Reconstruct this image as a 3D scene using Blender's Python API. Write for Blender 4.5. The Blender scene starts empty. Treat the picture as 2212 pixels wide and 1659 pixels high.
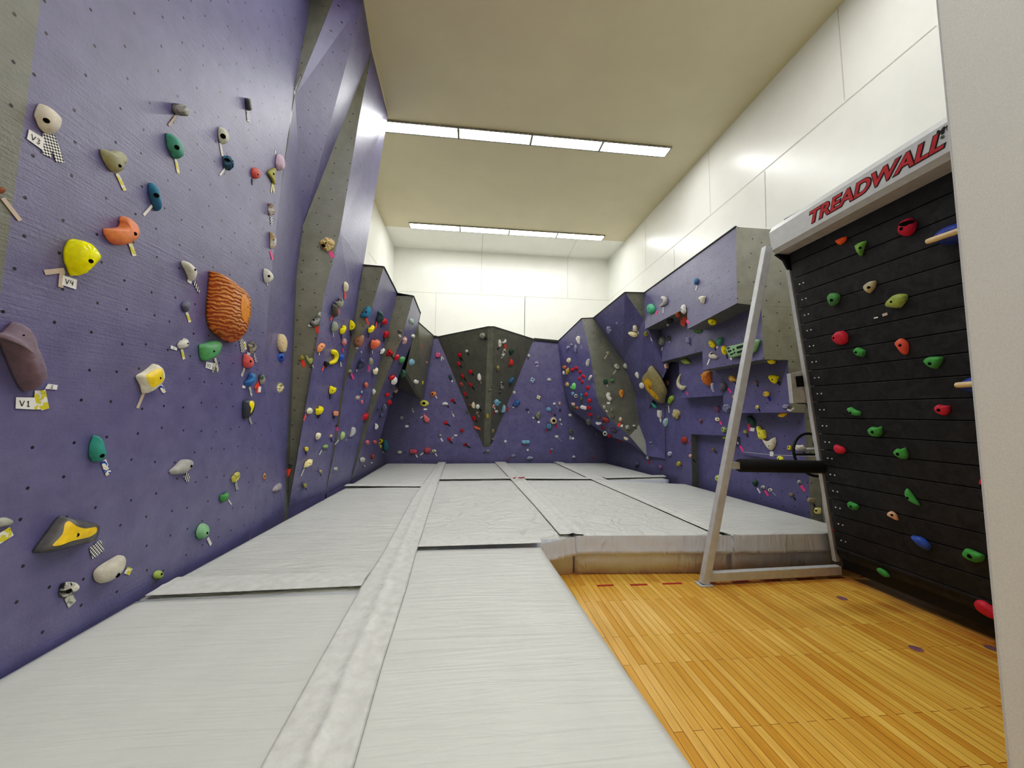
import bpy, bmesh, math, random
from mathutils import Vector as V, Matrix
from mathutils.bvhtree import BVHTree
random.seed(7)
PI = math.pi
scene = bpy.context.scene
COL = scene.collection
# ---------------------------------------------------------------- camera (pinhole fitted to the photograph)
F, CX, CY = 828.0, 1106.0, 829.5
HC, ZM, ZC = 1.84, 0.44, 1.84 + 5.70
_y = V((1014 - CX, 890 - CY, F))
_a = -((890 - CY) * (998 - CY) + F * F) / (1014 - CX)
_x = V((_a, 998 - CY, F))
_x.normalize(); _y.normalize()
_z = _x.cross(_y)
if _z.y > 0: _z = -_z
RW = Matrix((_x, _y, _z))
EYE = V((0, 0, HC))
def ray(px, py):
    d = RW @ V((px - CX, py - CY, F))
    return d / d.y
def aY(px, py, y): return EYE + ray(px, py) * y
def aZ(px, py, z=ZM):
    d = ray(px, py); return EYE + d * ((z - HC) / d.z)
def aX(px, py, x):
    d = ray(px, py); return EYE + d * (x / d.x)
def aP(px, py, p0, n):
    d = ray(px, py); return EYE + d * ((p0 - EYE).dot(n) / d.dot(n))
cd = bpy.data.cameras.new('camera'); cam = bpy.data.objects.new('camera', cd); COL.objects.link(cam)
cd.sensor_fit = 'HORIZONTAL'; cd.sensor_width = 36; cd.lens = F / 2212 * 36; cd.clip_start = 0.02; cd.clip_end = 100
rx, ry, rz = RW @ V((1, 0, 0)), RW @ V((0, -1, 0)), RW @ V((0, 0, -1))
cam.matrix_world = Matrix(((rx.x, ry.x, rz.x, 0), (rx.y, ry.y, rz.y, 0), (rx.z, ry.z, rz.z, HC), (0, 0, 0, 1)))
scene.camera = cam
# ---------------------------------------------------------------- materials
def lin(c):
    return tuple((v / 255 / 12.92) if v / 255 <= .04045 else ((v / 255 + .055) / 1.055) ** 2.4 for v in c) + (1.0,)
class NT:
    def __init__(s, name):
        s.m = bpy.data.materials.new(name); s.m.use_nodes = True
        s.t = s.m.node_tree; s.b = s.t.nodes['Principled BSDF']
    def n(s, typ, **k):
        x = s.t.nodes.new(typ)
        for a, v in k.items():
            if a.startswith('i_'): x.inputs[int(a[2:])].default_value = v
            else: setattr(x, a, v)
        return x
    def l(s, a, ao, b, bi): s.t.links.new(a.outputs[ao], b.inputs[bi])
    def ramp(s, stops, interp='LINEAR'):
        r = s.n('ShaderNodeValToRGB'); r.color_ramp.interpolation = interp
        e = r.color_ramp.elements
        while len(e) < len(stops): e.new(.5)
        for q, (p, c) in zip(e, stops):
            q.position = p; q.color = c if len(c) == 4 else lin(c)
        return r
    def noise(s, scale, detail=3, rough=.5, co='Object', sc=None, dist=0):
        tc = s.n('ShaderNodeTexCoord'); nz = s.n('ShaderNodeTexNoise')
        nz.inputs['Scale'].default_value = scale; nz.inputs['Detail'].default_value = detail
        nz.inputs['Roughness'].default_value = rough; nz.inputs['Distortion'].default_value = dist
        if sc:
            mp = s.n('ShaderNodeMapping'); mp.inputs['Scale'].default_value = sc
            s.l(tc, co, mp, 0); s.l(mp, 0, nz, 'Vector')
        else: s.l(tc, co, nz, 'Vector')
        return nz
    def bump(s, node, out, strength, dist=.01, chain=None):
        b = s.n('ShaderNodeBump'); b.inputs['Strength'].default_value = strength; b.inputs['Distance'].default_value = dist
        s.l(node, out, b, 'Height')
        if chain: s.l(chain, 0, b, 'Normal')
        s.l(b, 0, s.b, 'Normal'); return b
    def mix(s, a, b, fac=None, mode='MIX', f=.5):
        x = s.n('ShaderNodeMix', data_type='RGBA', blend_type=mode)
        x.inputs[0].default_value = f
        for i, q in ((6, a), (7, b)):
            if isinstance(q, tuple) and not hasattr(q[0], 'outputs'): x.inputs[i].default_value = q if len(q) == 4 else lin(q)
            else: s.l(q[0], q[1], x, i)
        if fac: s.l(fac[0], fac[1], x, 0)
        return (x, 2)
    def set(s, col=None, rough=.5, spec=.5, metal=0):
        if col is not None:
            if isinstance(col, tuple) and hasattr(col[0], 'outputs'): s.l(col[0], col[1], s.b, 'Base Color')
            else: s.b.inputs['Base Color'].default_value = lin(col)
        s.b.inputs['Roughness'].default_value = rough; s.b.inputs['Metallic'].default_value = metal
        s.b.inputs['Specular IOR Level'].default_value = spec
        return s.m
def plain(name, c, rough=.55, spec=.4, metal=0, var=.12, scale=14, bump=0):
    t = NT(name); nz = t.noise(scale, 4)
    r = t.ramp([(.3, tuple(max(0, v * (1 - var)) for v in c)), (.7, tuple(min(255, v * (1 + var)) for v in c))])
    t.l(nz, 0, r, 0)
    if bump: t.bump(nz, 0, bump, .01)
    return t.set((r, 0), rough, spec, metal)
def climbing_paint(name, c, holes=True, rough=.31):
    """textured roller paint over plywood with rows of bolt holes; UV is in metres on each panel"""
    t = NT(name)
    uv = t.n('ShaderNodeUVMap')
    nz = t.noise(5, 5, .6)
    r = t.ramp([(.3, tuple(v * .93 for v in c)), (.7, tuple(min(255, v * 1.06) for v in c))]); t.l(nz, 0, r, 0)
    # vertical scuffs / chalk
    ch = t.noise(1.7, 6, .65); cr = t.ramp([(.55, (0, 0, 0, 1)), (.8, (.16, .16, .16, 1))]); t.l(ch, 0, cr, 0)
    col = t.mix((r, 0), tuple(min(255, v * 1.25 + 18) for v in c), (cr, 0))
    if holes:
        mp = t.n('ShaderNodeMapping'); mp.inputs['Scale'].default_value = (4.6, 4.6, 1); t.l(uv, 0, mp, 0)
        vo = t.n('ShaderNodeTexVoronoi', voronoi_dimensions='2D'); vo.inputs['Scale'].default_value = 1; vo.inputs['Randomness'].default_value = .38
        t.l(mp, 0, vo, 'Vector')
        hr = t.ramp([(.036, (1, 1, 1, 1)), (.05, (0, 0, 0, 1))]); t.l(vo, 0, hr, 0)
        col = t.mix(col, (22, 20, 28), (hr, 0))
    gr = t.n('ShaderNodeTexNoise'); gr.inputs['Scale'].default_value = 1; gr.inputs['Detail'].default_value = 6; gr.inputs['Roughness'].default_value = .65
    mp2 = t.n('ShaderNodeMapping'); mp2.inputs['Scale'].default_value = (3, 60, 1); t.l(uv, 0, mp2, 0); t.l(mp2, 0, gr, 'Vector')
    b1 = t.bump(gr, 0, .22, .02)
    fine = t.noise(55, 4, .65); b2 = t.bump(fine, 0, .34, .006, b1)
    return t.set(col, rough, .62)
M = {}
PUR, GRY = (105, 103, 137), (112, 113, 104)
M['purple'] = climbing_paint('purple_climbing_paint', PUR)
M['grey'] = climbing_paint('grey_climbing_paint', GRY)
M['grey_plain'] = climbing_paint('grey_paint_plain', (150, 150, 138), True)
def white_wall(name, c, rough=.3):
    t = NT(name); nz = t.noise(1.2, 4, .6)
    r = t.ramp([(.3, tuple(v * .97 for v in c)), (.7, c)]); t.l(nz, 0, r, 0)
    f = t.noise(90, 2); t.bump(f, 0, .06, .004)
    return t.set((r, 0), rough, .45)
M['white'] = white_wall('white_wall_panel', (238, 238, 230))
M['seam'] = plain('panel_seam', (198, 196, 184), .7, var=.05)
M['beige'] = white_wall('beige_ceiling_paint', (214, 204, 172), .7)
M['darkcap'] = plain('dark_edge_cap', (58, 58, 56), .6)
M['ledge'] = plain('grey_ledge', (140, 140, 134), .6)
def wood_floor():
    t = NT('maple_strip_floor')
    tc = t.n('ShaderNodeTexCoord'); mp = t.n('ShaderNodeMapping')
    mp.inputs['Rotation'].default_value = (0, 0, PI / 2); t.l(tc, 'Object', mp, 0)
    br = t.n('ShaderNodeTexBrick'); br.offset = .37; br.offset_frequency = 2; br.squash = 1
    t.l(mp, 0, br, 'Vector')
    for k, v in (('Scale', 1), ('Mortar Size', .0022), ('Mortar Smooth', .2), ('Bias', 0), ('Brick Width', .95), ('Row Height', .061)): br.inputs[k].default_value = v
    br.inputs['Color1'].default_value = lin((250, 212, 130)); br.inputs['Color2'].default_value = lin((222, 166, 82)); br.inputs['Mortar'].default_value = lin((128, 84, 36))
    g = t.noise(1, 5, .6, sc=(26, 1.6, 1)); gr = t.ramp([(.3, (196, 160, 104)), (.65, (255, 246, 222))]); t.l(g, 0, gr, 0)
    c1 = t.mix((br, 0), (gr, 0), None, 'MULTIPLY', .55)
    w = t.noise(.9, 3, .5); wr = t.ramp([(.3, (228, 212, 180)), (.7, (255, 255, 250))]); t.l(w, 0, wr, 0)
    c2 = t.mix(c1, (wr, 0), None, 'MULTIPLY', .8)
    b = t.bump(br, 'Fac', -.25, .004); t.bump(g, 0, .05, .003, b)
    return t.set(c2, .30, .5)
M['floor'] = wood_floor()
def vinyl(name, c, wr=.35, sc=(1.1, 7, 1), seed=0):
    """vinyl mat cover with tension creases"""
    t = NT(name); tc = t.n('ShaderNodeTexCoord')
    n1 = t.n('ShaderNodeTexNoise'); mp = t.n('ShaderNodeMapping'); mp.inputs['Scale'].default_value = sc; mp.inputs['Location'].default_value = (seed, seed * 2.1, 0)
    mp.inputs['Rotation'].default_value = (0, 0, .12 * math.sin(seed * 3.1))
    t.l(tc, 'Object', mp, 0); t.l(mp, 0, n1, 'Vector'); n1.inputs['Scale'].default_value = 1; n1.inputs['Detail'].default_value = 3; n1.inputs['Distortion'].default_value = .6
    r1 = t.ramp([(.38, (0, 0, 0, 1)), (.5, (1, 1, 1, 1)), (.62, (0, 0, 0, 1))]); t.l(n1, 0, r1, 0)
    cn = t.noise(3, 5, .6); cr = t.ramp([(.3, tuple(v * .96 for v in c)), (.7, c)]); t.l(cn, 0, cr, 0)
    n2 = t.noise(1.3, 4, .6)
    b1 = t.bump(r1, 0, wr, .018); t.bump(n2, 0, .35, .05, b1)
    return t.set((cr, 0), .42, .4)
M['dark'] = plain('dark_gap', (28, 27, 25), .8)
M['metal'] = plain('silver_powder_steel', (186, 188, 190), .42, .5, .1, .04)
M['hood'] = plain('pale_grey_steel', (188, 190, 190), .42, .5, .1, .03)
M['blackfoam'] = plain('black_foam', (26, 25, 25), .75)
M['blackrubber'] = plain('black_plastic', (16, 16, 17), .5)
def black_panel():
    t = NT('black_climbing_slat'); n = t.noise(9, 6, .65, dist=1.2)
    r = t.ramp([(.35, (26, 26, 27)), (.75, (56, 56, 58))]); t.l(n, 0, r, 0)
    s = t.noise(2.2, 5, .7); sr = t.ramp([(.62, (0, 0, 0, 1)), (.82, (.25, .25, .25, 1))]); t.l(s, 0, sr, 0)
    c = t.mix((r, 0), (96, 96, 98), (sr, 0)); t.bump(n, 0, .35, .01)
    return t.set(c, .55, .4)
M['slat'] = black_panel()
M['bolt'] = plain('bright_bolt', (225, 225, 222), .3, .6, .3)
M['red'] = plain('red_lettering', (168, 44, 52), .5)
M['ink'] = plain('black_ink', (28, 26, 28), .6)
M['card'] = plain('white_card', (240, 240, 238), .6, var=.02)
M['red_tape'] = plain('red_floor_tape', (150, 48, 38), .5)
M['purple_dot'] = plain('purple_floor_dot', (124, 98, 108), .5)
def emit(name, c, s):
    m = bpy.data.materials.new(name); m.use_nodes = True; t = m.node_tree; t.nodes.remove(t.nodes['Principled BSDF'])
    e = t.nodes.new('ShaderNodeEmission'); e.inputs[0].default_value = c; e.inputs[1].default_value = s
    t.links.new(e.outputs[0], t.nodes['Material Output'].inputs[0]); return m
M['lamp'] = emit('lit_diffuser', (1.0, 1.0, .985, 1), 33.0)
# ---------------------------------------------------------------- mesh helpers
SURF_V, SURF_F = [], []            # climbing surfaces that carry holds
def link(name, me, mats, parent=None, smooth=False):
    o = bpy.data.objects.new(name, me); COL.objects.link(o)
    for m in (mats if isinstance(mats, (list, tuple)) else [mats]): me.materials.append(M[m] if isinstance(m, str) else m)
    if parent: o.parent = parent; o.matrix_parent_inverse = parent.matrix_world.inverted()
    if smooth:
        for p in me.polygons: p.use_smooth = True
    return o
def pymesh(name, vs, fs, mats, parent=None, smooth=False, fm=None, uvm=False, carry=False):
    me = bpy.data.meshes.new(name); me.from_pydata([tuple(v) for v in vs], [], fs); me.update()
    if fm:
        for p, k in zip(me.polygons, fm): p.material_index = k
    if uvm:
        uv = me.uv_layers.new(name='UVMap')
        for p in me.polygons:
            n = p.normal; t = V((0, 0, 1)).cross(n)
            t = V((1, 0, 0)) if t.length < .1 else t.normalized(); b = n.cross(t)
            for li in p.loop_indices:
                c = me.vertices[me.loops[li].vertex_index].co; uv.data[li].uv = (c.dot(t), c.dot(b))
    if carry:
        k = len(SURF_V); SURF_V.extend(V(v) for v in vs); SURF_F.extend(tuple(i + k for i in f) for f in fs)
    return link(name, me, mats, parent, smooth)
def tag(o, label=None, cat=None, group=None, kind=None):
    if label: o['label'] = label
    if cat: o['category'] = cat
    if group: o['group'] = group
    if kind: o['kind'] = kind
    return o
def struct(o): o['kind'] = 'structure'; return o
def empty(name, loc, rotz=0):
    o = bpy.data.objects.new(name, None); COL.objects.link(o); o.location = loc; o.rotation_euler = (0, 0, rotz)
    o.empty_display_size = .1; bpy.context.view_layer.update(); return o
class MB:
    """collects shapes that belong to one part"""
    def __init__(s): s.v, s.f, s.m = [], [], []
    def add(s, vs, fs, k=0):
        b = len(s.v); s.v += [V(v) for v in vs]; s.f += [tuple(i + b for i in f) for f in fs]; s.m += [k] * len(fs); return s
    def hexa(s, p, k=0):           # 8 corners: bottom ring 0-3, top ring 4-7
        return s.add(p, [(3, 2, 1, 0), (4, 5, 6, 7), (0, 1, 5, 4), (1, 2, 6, 5), (2, 3, 7, 6), (3, 0, 4, 7)], k)
    def box(s, a, b, k=0):
        x0, y0, z0 = a; x1, y1, z1 = b
        return s.hexa([(x0, y0, z0), (x1, y0, z0), (x1, y1, z0), (x0, y1, z0), (x0, y0, z1), (x1, y0, z1), (x1, y1, z1), (x0, y1, z1)], k)
    def bar(s, p, q, w, h, up=V((0, 0, 1)), k=0):
        p, q = V(p), V(q); d = (q - p).normalized(); t = d.cross(up)
        t = d.cross(V((1, 0, 0))) if t.length < .01 else t; t.normalize(); u = t.cross(d)
        t, u = t * w / 2, u * h / 2
        return s.hexa([p - t - u, p + t - u, q + t - u, q - t - u, p - t + u, p + t + u, q + t + u, q - t + u], k)
    def tube(s, pts, rad, n=10, k=0, cap=True):
        pts = [V(p) for p in pts]; rs = rad if isinstance(rad, (list, tuple)) else [rad] * len(pts); b = len(s.v); prev = None
        for i, p in enumerate(pts):
            d = (pts[min(i + 1, len(pts) - 1)] - pts[max(i - 1, 0)]).normalized()
            if prev is None:
                a = d.cross(V((0, 0, 1))); a = d.cross(V((1, 0, 0))) if a.length < .05 else a
            else: a = prev - d * prev.dot(d)
            a.normalize(); prev = a; c = d.cross(a)
            for j in range(n):
                t = 2 * PI * j / n; s.v.append(p + (a * math.cos(t) + c * math.sin(t)) * rs[i])
        for i in range(len(pts) - 1):
            for j in range(n):
                j2 = (j + 1) % n; s.f.append((b + i * n + j, b + i * n + j2, b + (i + 1) * n + j2, b + (i + 1) * n + j)); s.m.append(k)
        if cap:
            s.f.append(tuple(b + j for j in reversed(range(n)))); s.f.append(tuple(b + (len(pts) - 1) * n + j for j in range(n))); s.m += [k, k]
        return s
    def build(s, name, mats, parent=None, smooth=False, bevel=0, seg=2):
        o = pymesh(name, s.v, s.f, mats, parent, smooth, s.m)
        if bevel:
            b = o.modifiers.new('bevel', 'BEVEL'); b.width = bevel; b.segments = seg; b.limit_method = 'ANGLE'
        return o
# ================================================================ ROOM SHELL
YB = 13.35; XL, XR = -2.72, 4.99; YR = -3.2
def plane_strip(mb, p, q, n, w=.012, k=1):
    d = (q - p).normalized(); t = d.cross(n).normalized() * w / 2; o = n * .004
    mb.add([p - t + o, p + t + o, q + t + o, q - t + o], [(0, 1, 2, 3)], k)
# floor
struct(pymesh('floor', [(XL - .2, YR, 0), (XR + .2, YR, 0), (XR + .2, YB, 0), (XL - .2, YB, 0)], [(0, 1, 2, 3)], 'floor'))
# ceiling: beige part, white end panels
yw = aZ(1349, 522, ZC).y
mb = MB(); mb.add([(XL, YR, ZC), (XL, yw, ZC), (XR, yw, ZC), (XR, YR, ZC)], [(0, 1, 2, 3)], 0)
mb.add([(XL, yw, ZC), (XL, YB, ZC), (XR, YB, ZC), (XR, yw, ZC)], [(0, 1, 2, 3)], 1)
for a, b in (((1043.5, 504), (1040.5, 545)), ((1245.5, 518), (1227, 556))):
    p, q = aZ(*a, ZC), aZ(*b, ZC); q = p + (q - p) * ((YB - p.y) / (q.y - p.y)); plane_strip(mb, p, q, V((0, 0, -1)), .02, 2)
struct(mb.build('ceiling', ['beige', 'white', 'seam']))
# white end wall
mb = MB(); mb.add([(XL, YB, 0), (XR, YB, 0), (XR, YB, ZC), (XL, YB, ZC)], [(0, 1, 2, 3)], 0)
n = V((0, -1, 0))
for a, b in (((1041, 544), (1039, 636)), ((1226, 556), (1226, 644)), ((859, 629), (1315, 649)), ((942, 632), (940, 724)), ((1134, 641), (1133, 730)), ((1134, 641), (1133, 730))):
    plane_strip(mb, aY(*a, YB), aY(*b, YB), n, .016)
struct(mb.build('wall_back', ['white', 'seam']))
# white side walls
mb = MB(); mb.add([(XR, YR, 0), (XR, YR, ZC), (XR, YB, ZC), (XR, YB, 0)], [(0, 1, 2, 3)], 0)
n = V((-1, 0, 0))
for a, b in (((1809, 4), (1825, 217)), ((2023, 55), (1316, 649)), ((1531, 320), (1535, 463)), ((1652, 370), (1655, 492)), ((1394, 476), (1395, 582)), ((1456, 533), (1457, 585))):
    plane_strip(mb, aX(*a, XR), aX(*b, XR), n, .014)
struct(mb.build('wall_right', ['white', 'seam']))
mb = MB(); mb.add([(XL, YR, 0), (XL, YB, 0), (XL, YB, ZC), (XL, YR, ZC)], [(0, 1, 2, 3)], 0)
plane_strip(mb, aX(796, 545, XL), aX(815, 572, XL), V((1, 0, 0)), .014)
struct(mb.build('wall_left', ['white', 'seam']))
struct(pymesh('wall_rear', [(XL, YR, 0), (XL, YR, ZC), (XR, YR, ZC), (XR, YR, 0)], [(0, 1, 2, 3)], 'white'))
# near partition at the right edge of the view (its free edge is seen)
p0, p1 = aY(2176, 1659, 1.25), aY(2021, 0, 1.25)
d = (p1 - p0).normalized(); lo, hi = p0 - d * ((p0.z) / d.z), p0 + d * ((ZC - .01 - p0.z) / d.z)
mb = MB(); sd = V((.42, .25, 0)); mb.hexa([lo, (3.9, .55, 0), (3.9, .8, 0), lo + sd, hi, (3.9, .55, ZC - .01), (3.9, .8, ZC - .01), hi + sd])
t = NT('grey_partition_paint'); nz = t.noise(180, 3); r = t.ramp([(.3, (194, 198, 202)), (.7, (206, 210, 214))]); t.l(nz, 0, r, 0); t.bump(nz, 0, .15, .004); M['partition'] = t.set((r, 0), .6, .3)
struct(mb.build('wall_partition', 'partition', bevel=.02, seg=3))
# ceiling lights: rows of four
def lamp_row(y0, y1, xs, label, group):
    for i in range(4):
        a, b = xs[i], xs[i + 1]
        e = empty('ceiling_light', ((a + b) / 2, (y0 + y1) / 2, ZC))
        tag(e, label[i], 'ceiling light', group)
        f = MB(); z0 = ZC - .035
        for q in ((a, y0, b, y0 + .03), (a, y1 - .03, b, y1), (a, y0 + .03, a + .025, y1 - .03), (b - .025, y0 + .03, b, y1 - .03)):
            f.box((q[0], q[1], z0), (q[2], q[3], ZC - .002))
        f.build('frame', 'ledge', e)
        g = MB(); g.box((a + .025, y0 + .03, ZC - .03), (b - .025, y1 - .03, ZC - .012)); g.build('diffuser', 'lamp', e)
ord_ = ['leftmost', 'second from left', 'third from left', 'rightmost']
def row_from(pts_front, pts_back, lab, grp):
    ys = (aZ(*pts_front[0], ZC).y + aZ(*pts_front[-1], ZC).y) / 2, (aZ(*pts_back[0], ZC).y + aZ(*pts_back[-1], ZC).y) / 2
    x0, x1 = aZ(*pts_front[0], ZC).x, aZ(*pts_front[-1], ZC).x
    return min(ys), max(ys), x0, x1
y0, y1, x0, x1 = row_from([(842, 258), (1452, 316)], [(842, 285), (1440, 337)], 0, 0)
w_ = (x1 - (aZ(990, 272, ZC).x)) / 3
xs = [x1 - 4 * w_, x1 - 3 * w_, x1 - 2 * w_, x1 - w_, x1]
NEAR = (y0, y1, xs)
lamp_row(y0, y1, xs, [f'lit rectangular ceiling panel, {o} in the nearer row of four' for o in ord_], 'nearer row of ceiling lights')
y2, y3, x0, x1 = row_from([(883, 480), (1308, 507)], [(886, 492), (1302, 518)], 0, 0)
xs2 = [x0 + (x1 - x0) * i / 4 for i in range(5)]
lamp_row(y2, y3, xs2, [f'lit rectangular ceiling panel, {o} in the row by the end wall' for o in ord_], 'far row of ceiling lights')
dy = y2 - y0
lamp_row(y0 - dy, y1 - dy, xs, [f'lit rectangular ceiling panel over the wood floor, {o}' for o in ord_], 'row of ceiling lights overhead')
lamp_row(-1.6, -1.6 + (y1 - y0), xs, [f'added unseen fill panel behind the camera, {o}' for o in ord_], 'added row of fill lights behind the camera')  # extra unseen row behind the camera, added as fill to lift the ambient light
# ================================================================ CLIMBING WALLS
def base(px, py): return aZ(px, py, ZM)
def drop(p): return V((p.x, p.y, 0.0))
# --- left: near purple face
b0, b2 = base(0, 1449), base(541, 1150)
tr = aY(634, 200, b2.y)
n1 = (b2 - b0).cross(tr - b2).normalized()
if n1.x < 0: n1 = -n1
L = lambda x, y: aP(x, y, b2, n1)
def onz(p, q, z): return p + (q - p) * ((z - p.z) / (q.z - p.z))
e0, e1 = L(0, 640), L(88, 0)
le_lo, le_hi = onz(e0, e1, 0), onz(e0, e1, ZC - .01)
r_lo, r_hi = onz(b2, tr, 0), onz(tr, L(672, 0), ZC - .01)
rim = [b2, L(566, 800), L(577, 690), L(602, 440), tr, L(672, 0)]
near_lo, near_hi = le_lo + V((-.10, -3.2, 0)), le_hi + V((-.10, -3.2, 0))
vs = [le_lo, r_lo] + rim + [r_hi, le_hi]
mbv = list(vs); fs = [tuple(range(len(vs)))]; fm = [0]
k = len(mbv); mbv += [le_lo, le_hi, near_hi, near_lo]; fs.append((k, k + 1, k + 2, k + 3)); fm.append(1)
# recess face beside it (L2), then overhanging face above (L3) and the grey wedge
g_b = base(614, 1106); Y1 = g_b.y
G1 = [aY(640, 600, Y1), aY(655, 485, Y1 + .05)]
top3 = onz(aY(735, 300, 5.35), aY(803, 110, 5.8), ZC - .01)
top3 = V((aZ(803, 110, ZC - .01).x, aZ(803, 110, ZC - .01).y, ZC - .01))
k = len(mbv); mbv += [drop(b2), drop(g_b), g_b, G1[0], G1[1], rim[3], rim[2], rim[1], b2]
fs += [(k, k + 1, k + 2, k + 8), (k + 2, k + 3, k + 7, k + 8), (k + 3, k + 6, k + 7), (k + 3, k + 4, k + 5, k + 6)]; fm += [0] * 4
w0, w1 = aY(637, 207, tr.y + .05), aY(720, 0, 4.95)
w2 = onz(w0, w1, ZC - .01)
ct = aZ(785, 0, ZC - .01)
k = len(mbv); mbv += [rim[3], G1[1], top3, ct, w2, w0, tr]
fs += [(k, k + 1, k + 2, k + 3, k + 4, k + 5)]; fm += [0]
k = len(mbv); mbv += [tr, L(672, 0), r_hi, w2, w1, w0]; fs.append((k, k + 1, k + 2, k + 3, k + 4, k + 5)); fm.append(1)
# first grey fin G1 and first purple bay P1
g1r = [base(622, 1101), aY(640, 1000, Y1 + .02), aY(700, 640, Y1 + .1), aY(735, 500, Y1 + .15), aY(752, 400, Y1 + .2), aY(775, 260, Y1 + .3)]
k = len(mbv); mbv += [drop(g_b), drop(g1r[0]), g1r[0], g1r[1], g1r[2], g1r[3], g1r[4], g1r[5], top3, G1[1], G1[0], g_b]
fs += [(k, k + 1, k + 2, k + 11), (k + 11, k + 2, k + 3, k + 4, k + 10), (k + 10, k + 4, k + 5, k + 9), (k + 9, k + 5, k + 6, k + 7, k + 8)]; fm += [1] * 4
Y2 = base(703, 1067).y
p1c = aZ(838, 250, ZC - .01)
g2l = [base(703, 1067), aY(724, 950, Y2), aY(735, 860, Y2), aY(765, 700, Y2), aY(785, 573, Y2)]
p1m = p1c + (g2l[4] - p1c) * .5
k = len(mbv); mbv += [drop(g1r[0]), drop(g2l[0]), g2l[0], g2l[1], g2l[2], g2l[3], g2l[4], p1c, top3, g1r[5], g1r[4], g1r[3], g1r[2], g1r[1], g1r[0]]
fs += [(k, k + 1, k + 2, k + 14), (k + 14, k + 2, k + 3, k + 13), (k + 13, k + 3, k + 4, k + 12), (k + 12, k + 4, k + 5, k + 11), (k + 11, k + 5, k + 6),
       (k + 11, k + 6, k + 7, k + 10), (k + 10, k + 7, k + 9), (k + 9, k + 7, k + 8)]; fm += [0] * 8
# second fin and bay
g2r = [base(705, 1066), aY(728, 950, Y2), aY(745, 830, Y2), aY(805, 660, Y2), aY(829, 577, Y2)]
k = len(mbv); mbv += g2l + g2r; fs += [(k, k + 5, k + 6, k + 1), (k + 1, k + 6, k + 7, k + 2), (k + 2, k + 7, k + 8, k + 3), (k + 3, k + 8, k + 9, k + 4)]; fm += [1] * 4
g3b = base(757, 1040)
Y3 = g3b.y
g3l = [g3b, aY(776, 960, Y3), aY(800, 870, Y3), aY(837, 720, Y3), aY(858, 634, Y3)]
k = len(mbv); mbv += g2r + g3l + [drop(g2r[0]), drop(g3b)]
fs += [(k + 10, k + 11, k + 5, k)] + [(k + i, k + 5 + i, k + 6 + i, k + 1 + i) for i in range(4)]; fm += [0] * 5
g3r = [base(759, 1039), aY(783, 960, Y3), aY(812, 870, Y3), aY(868, 730, Y3), aY(893, 640, Y3)]
k = len(mbv); mbv += g3l + g3r; fs += [(k + i, k + 5 + i, k + 6 + i, k + 1 + i) for i in range(4)]; fm += [1] * 4
# third bay, reaching the alcove edge, its foot running on to the back corner
YW = base(1050, 998).y
corner = base(833, 998.5); corner = V((corner.x, YW, ZM))
Y4 = base(800, 1017).y + .05
p3 = [base(800, 1017), aY(818, 958, Y4), aY(848, 850, Y4), aY(862, 810, Y4), aY(889, 742, Y4), aY(904, 697, Y4), aY(908, 677, Y4)]
k = len(mbv); mbv += g3r + p3 + [drop(g3r[0]), drop(corner), corner]
fs += [(k + 12, k + 13, k + 14, k + 5, k), (k, k + 5, k + 6, k + 1), (k + 1, k + 6, k + 7, k + 2), (k + 2, k + 7, k + 8, k + 3), (k + 3, k + 8, k + 9), (k + 3, k + 9, k + 10, k + 4), (k + 4, k + 10, k + 11), (k + 5, k + 14, k + 6)]
fm += [0] * 8
# back of bay three (the alcove side) and the grey slab that bridges to the back wall
s_t, s_b = aY(938, 727, YW - .01), aY(912, 864, YW - .35)
s_m = aY(876, 800, Y4 + .12)
k = len(mbv); mbv += [p3[5], s_t, s_b, s_m, p3[4]]
fs += [(k, k + 1, k + 2, k + 3), (k, k + 3, k + 4)]; fm += [1] * 2
th = V((-.02, .0, -.10))
k = len(mbv); mbv += [s_m, s_b, s_b + V((-.07, .02, -.02)), s_m + V((-.09, .02, -.02)), s_t + V((-.2, 0, 0)), aY(862, 835, YW - .3)]
fs += [(k, k + 1, k + 2, k + 3), (k + 3, k + 2, k + 5), (k + 2, k + 4, k + 5)]; fm += [1] * 3
fs += []; 
k = len(mbv); mbv += [p3[1], p3[2], p3[3], p3[4], V((XL + .02, Y4 + .3, p3[1].z)), V((XL + .02, Y4 + .3, p3[4].z))]
fs += [(k, k + 4, k + 5, k + 3, k + 2, k + 1)]; fm += [0]
# tops that close bays against the white wall
def cap(mbv, fs, fm, pts, mat=2):
    k = len(mbv); back = [V((XL, p.y, p.z)) for p in pts]; mbv += pts + back; n = len(pts)
    for i in range(n - 1): fs.append((k + i, k + i + 1, k + n + i + 1, k + n + i)); fm.append(mat)
cap(mbv, fs, fm, [g2l[4], g2r[4], g3l[4], g3r[4], p3[6], p3[5], s_t])
left = pymesh('climbing_wall_left', mbv, fs, ['purple', 'grey', 'darkcap'], None, False, fm, True, True); struct(left)
# thin edge trim seen along the free top edges
tb = MB()
for a, b in ((g2l[4], g2r[4]), (g2r[4], g3l[4]), (g3l[4], g3r[4]), (g3r[4], p3[6]), (p3[6], p3[5]), (p3[5], s_t)): tb.bar(a + V((0, 0, .006)), b + V((0, 0, .006)), .03, .016)
struct(tb.build('trim_1', 'darkcap'))
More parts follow.
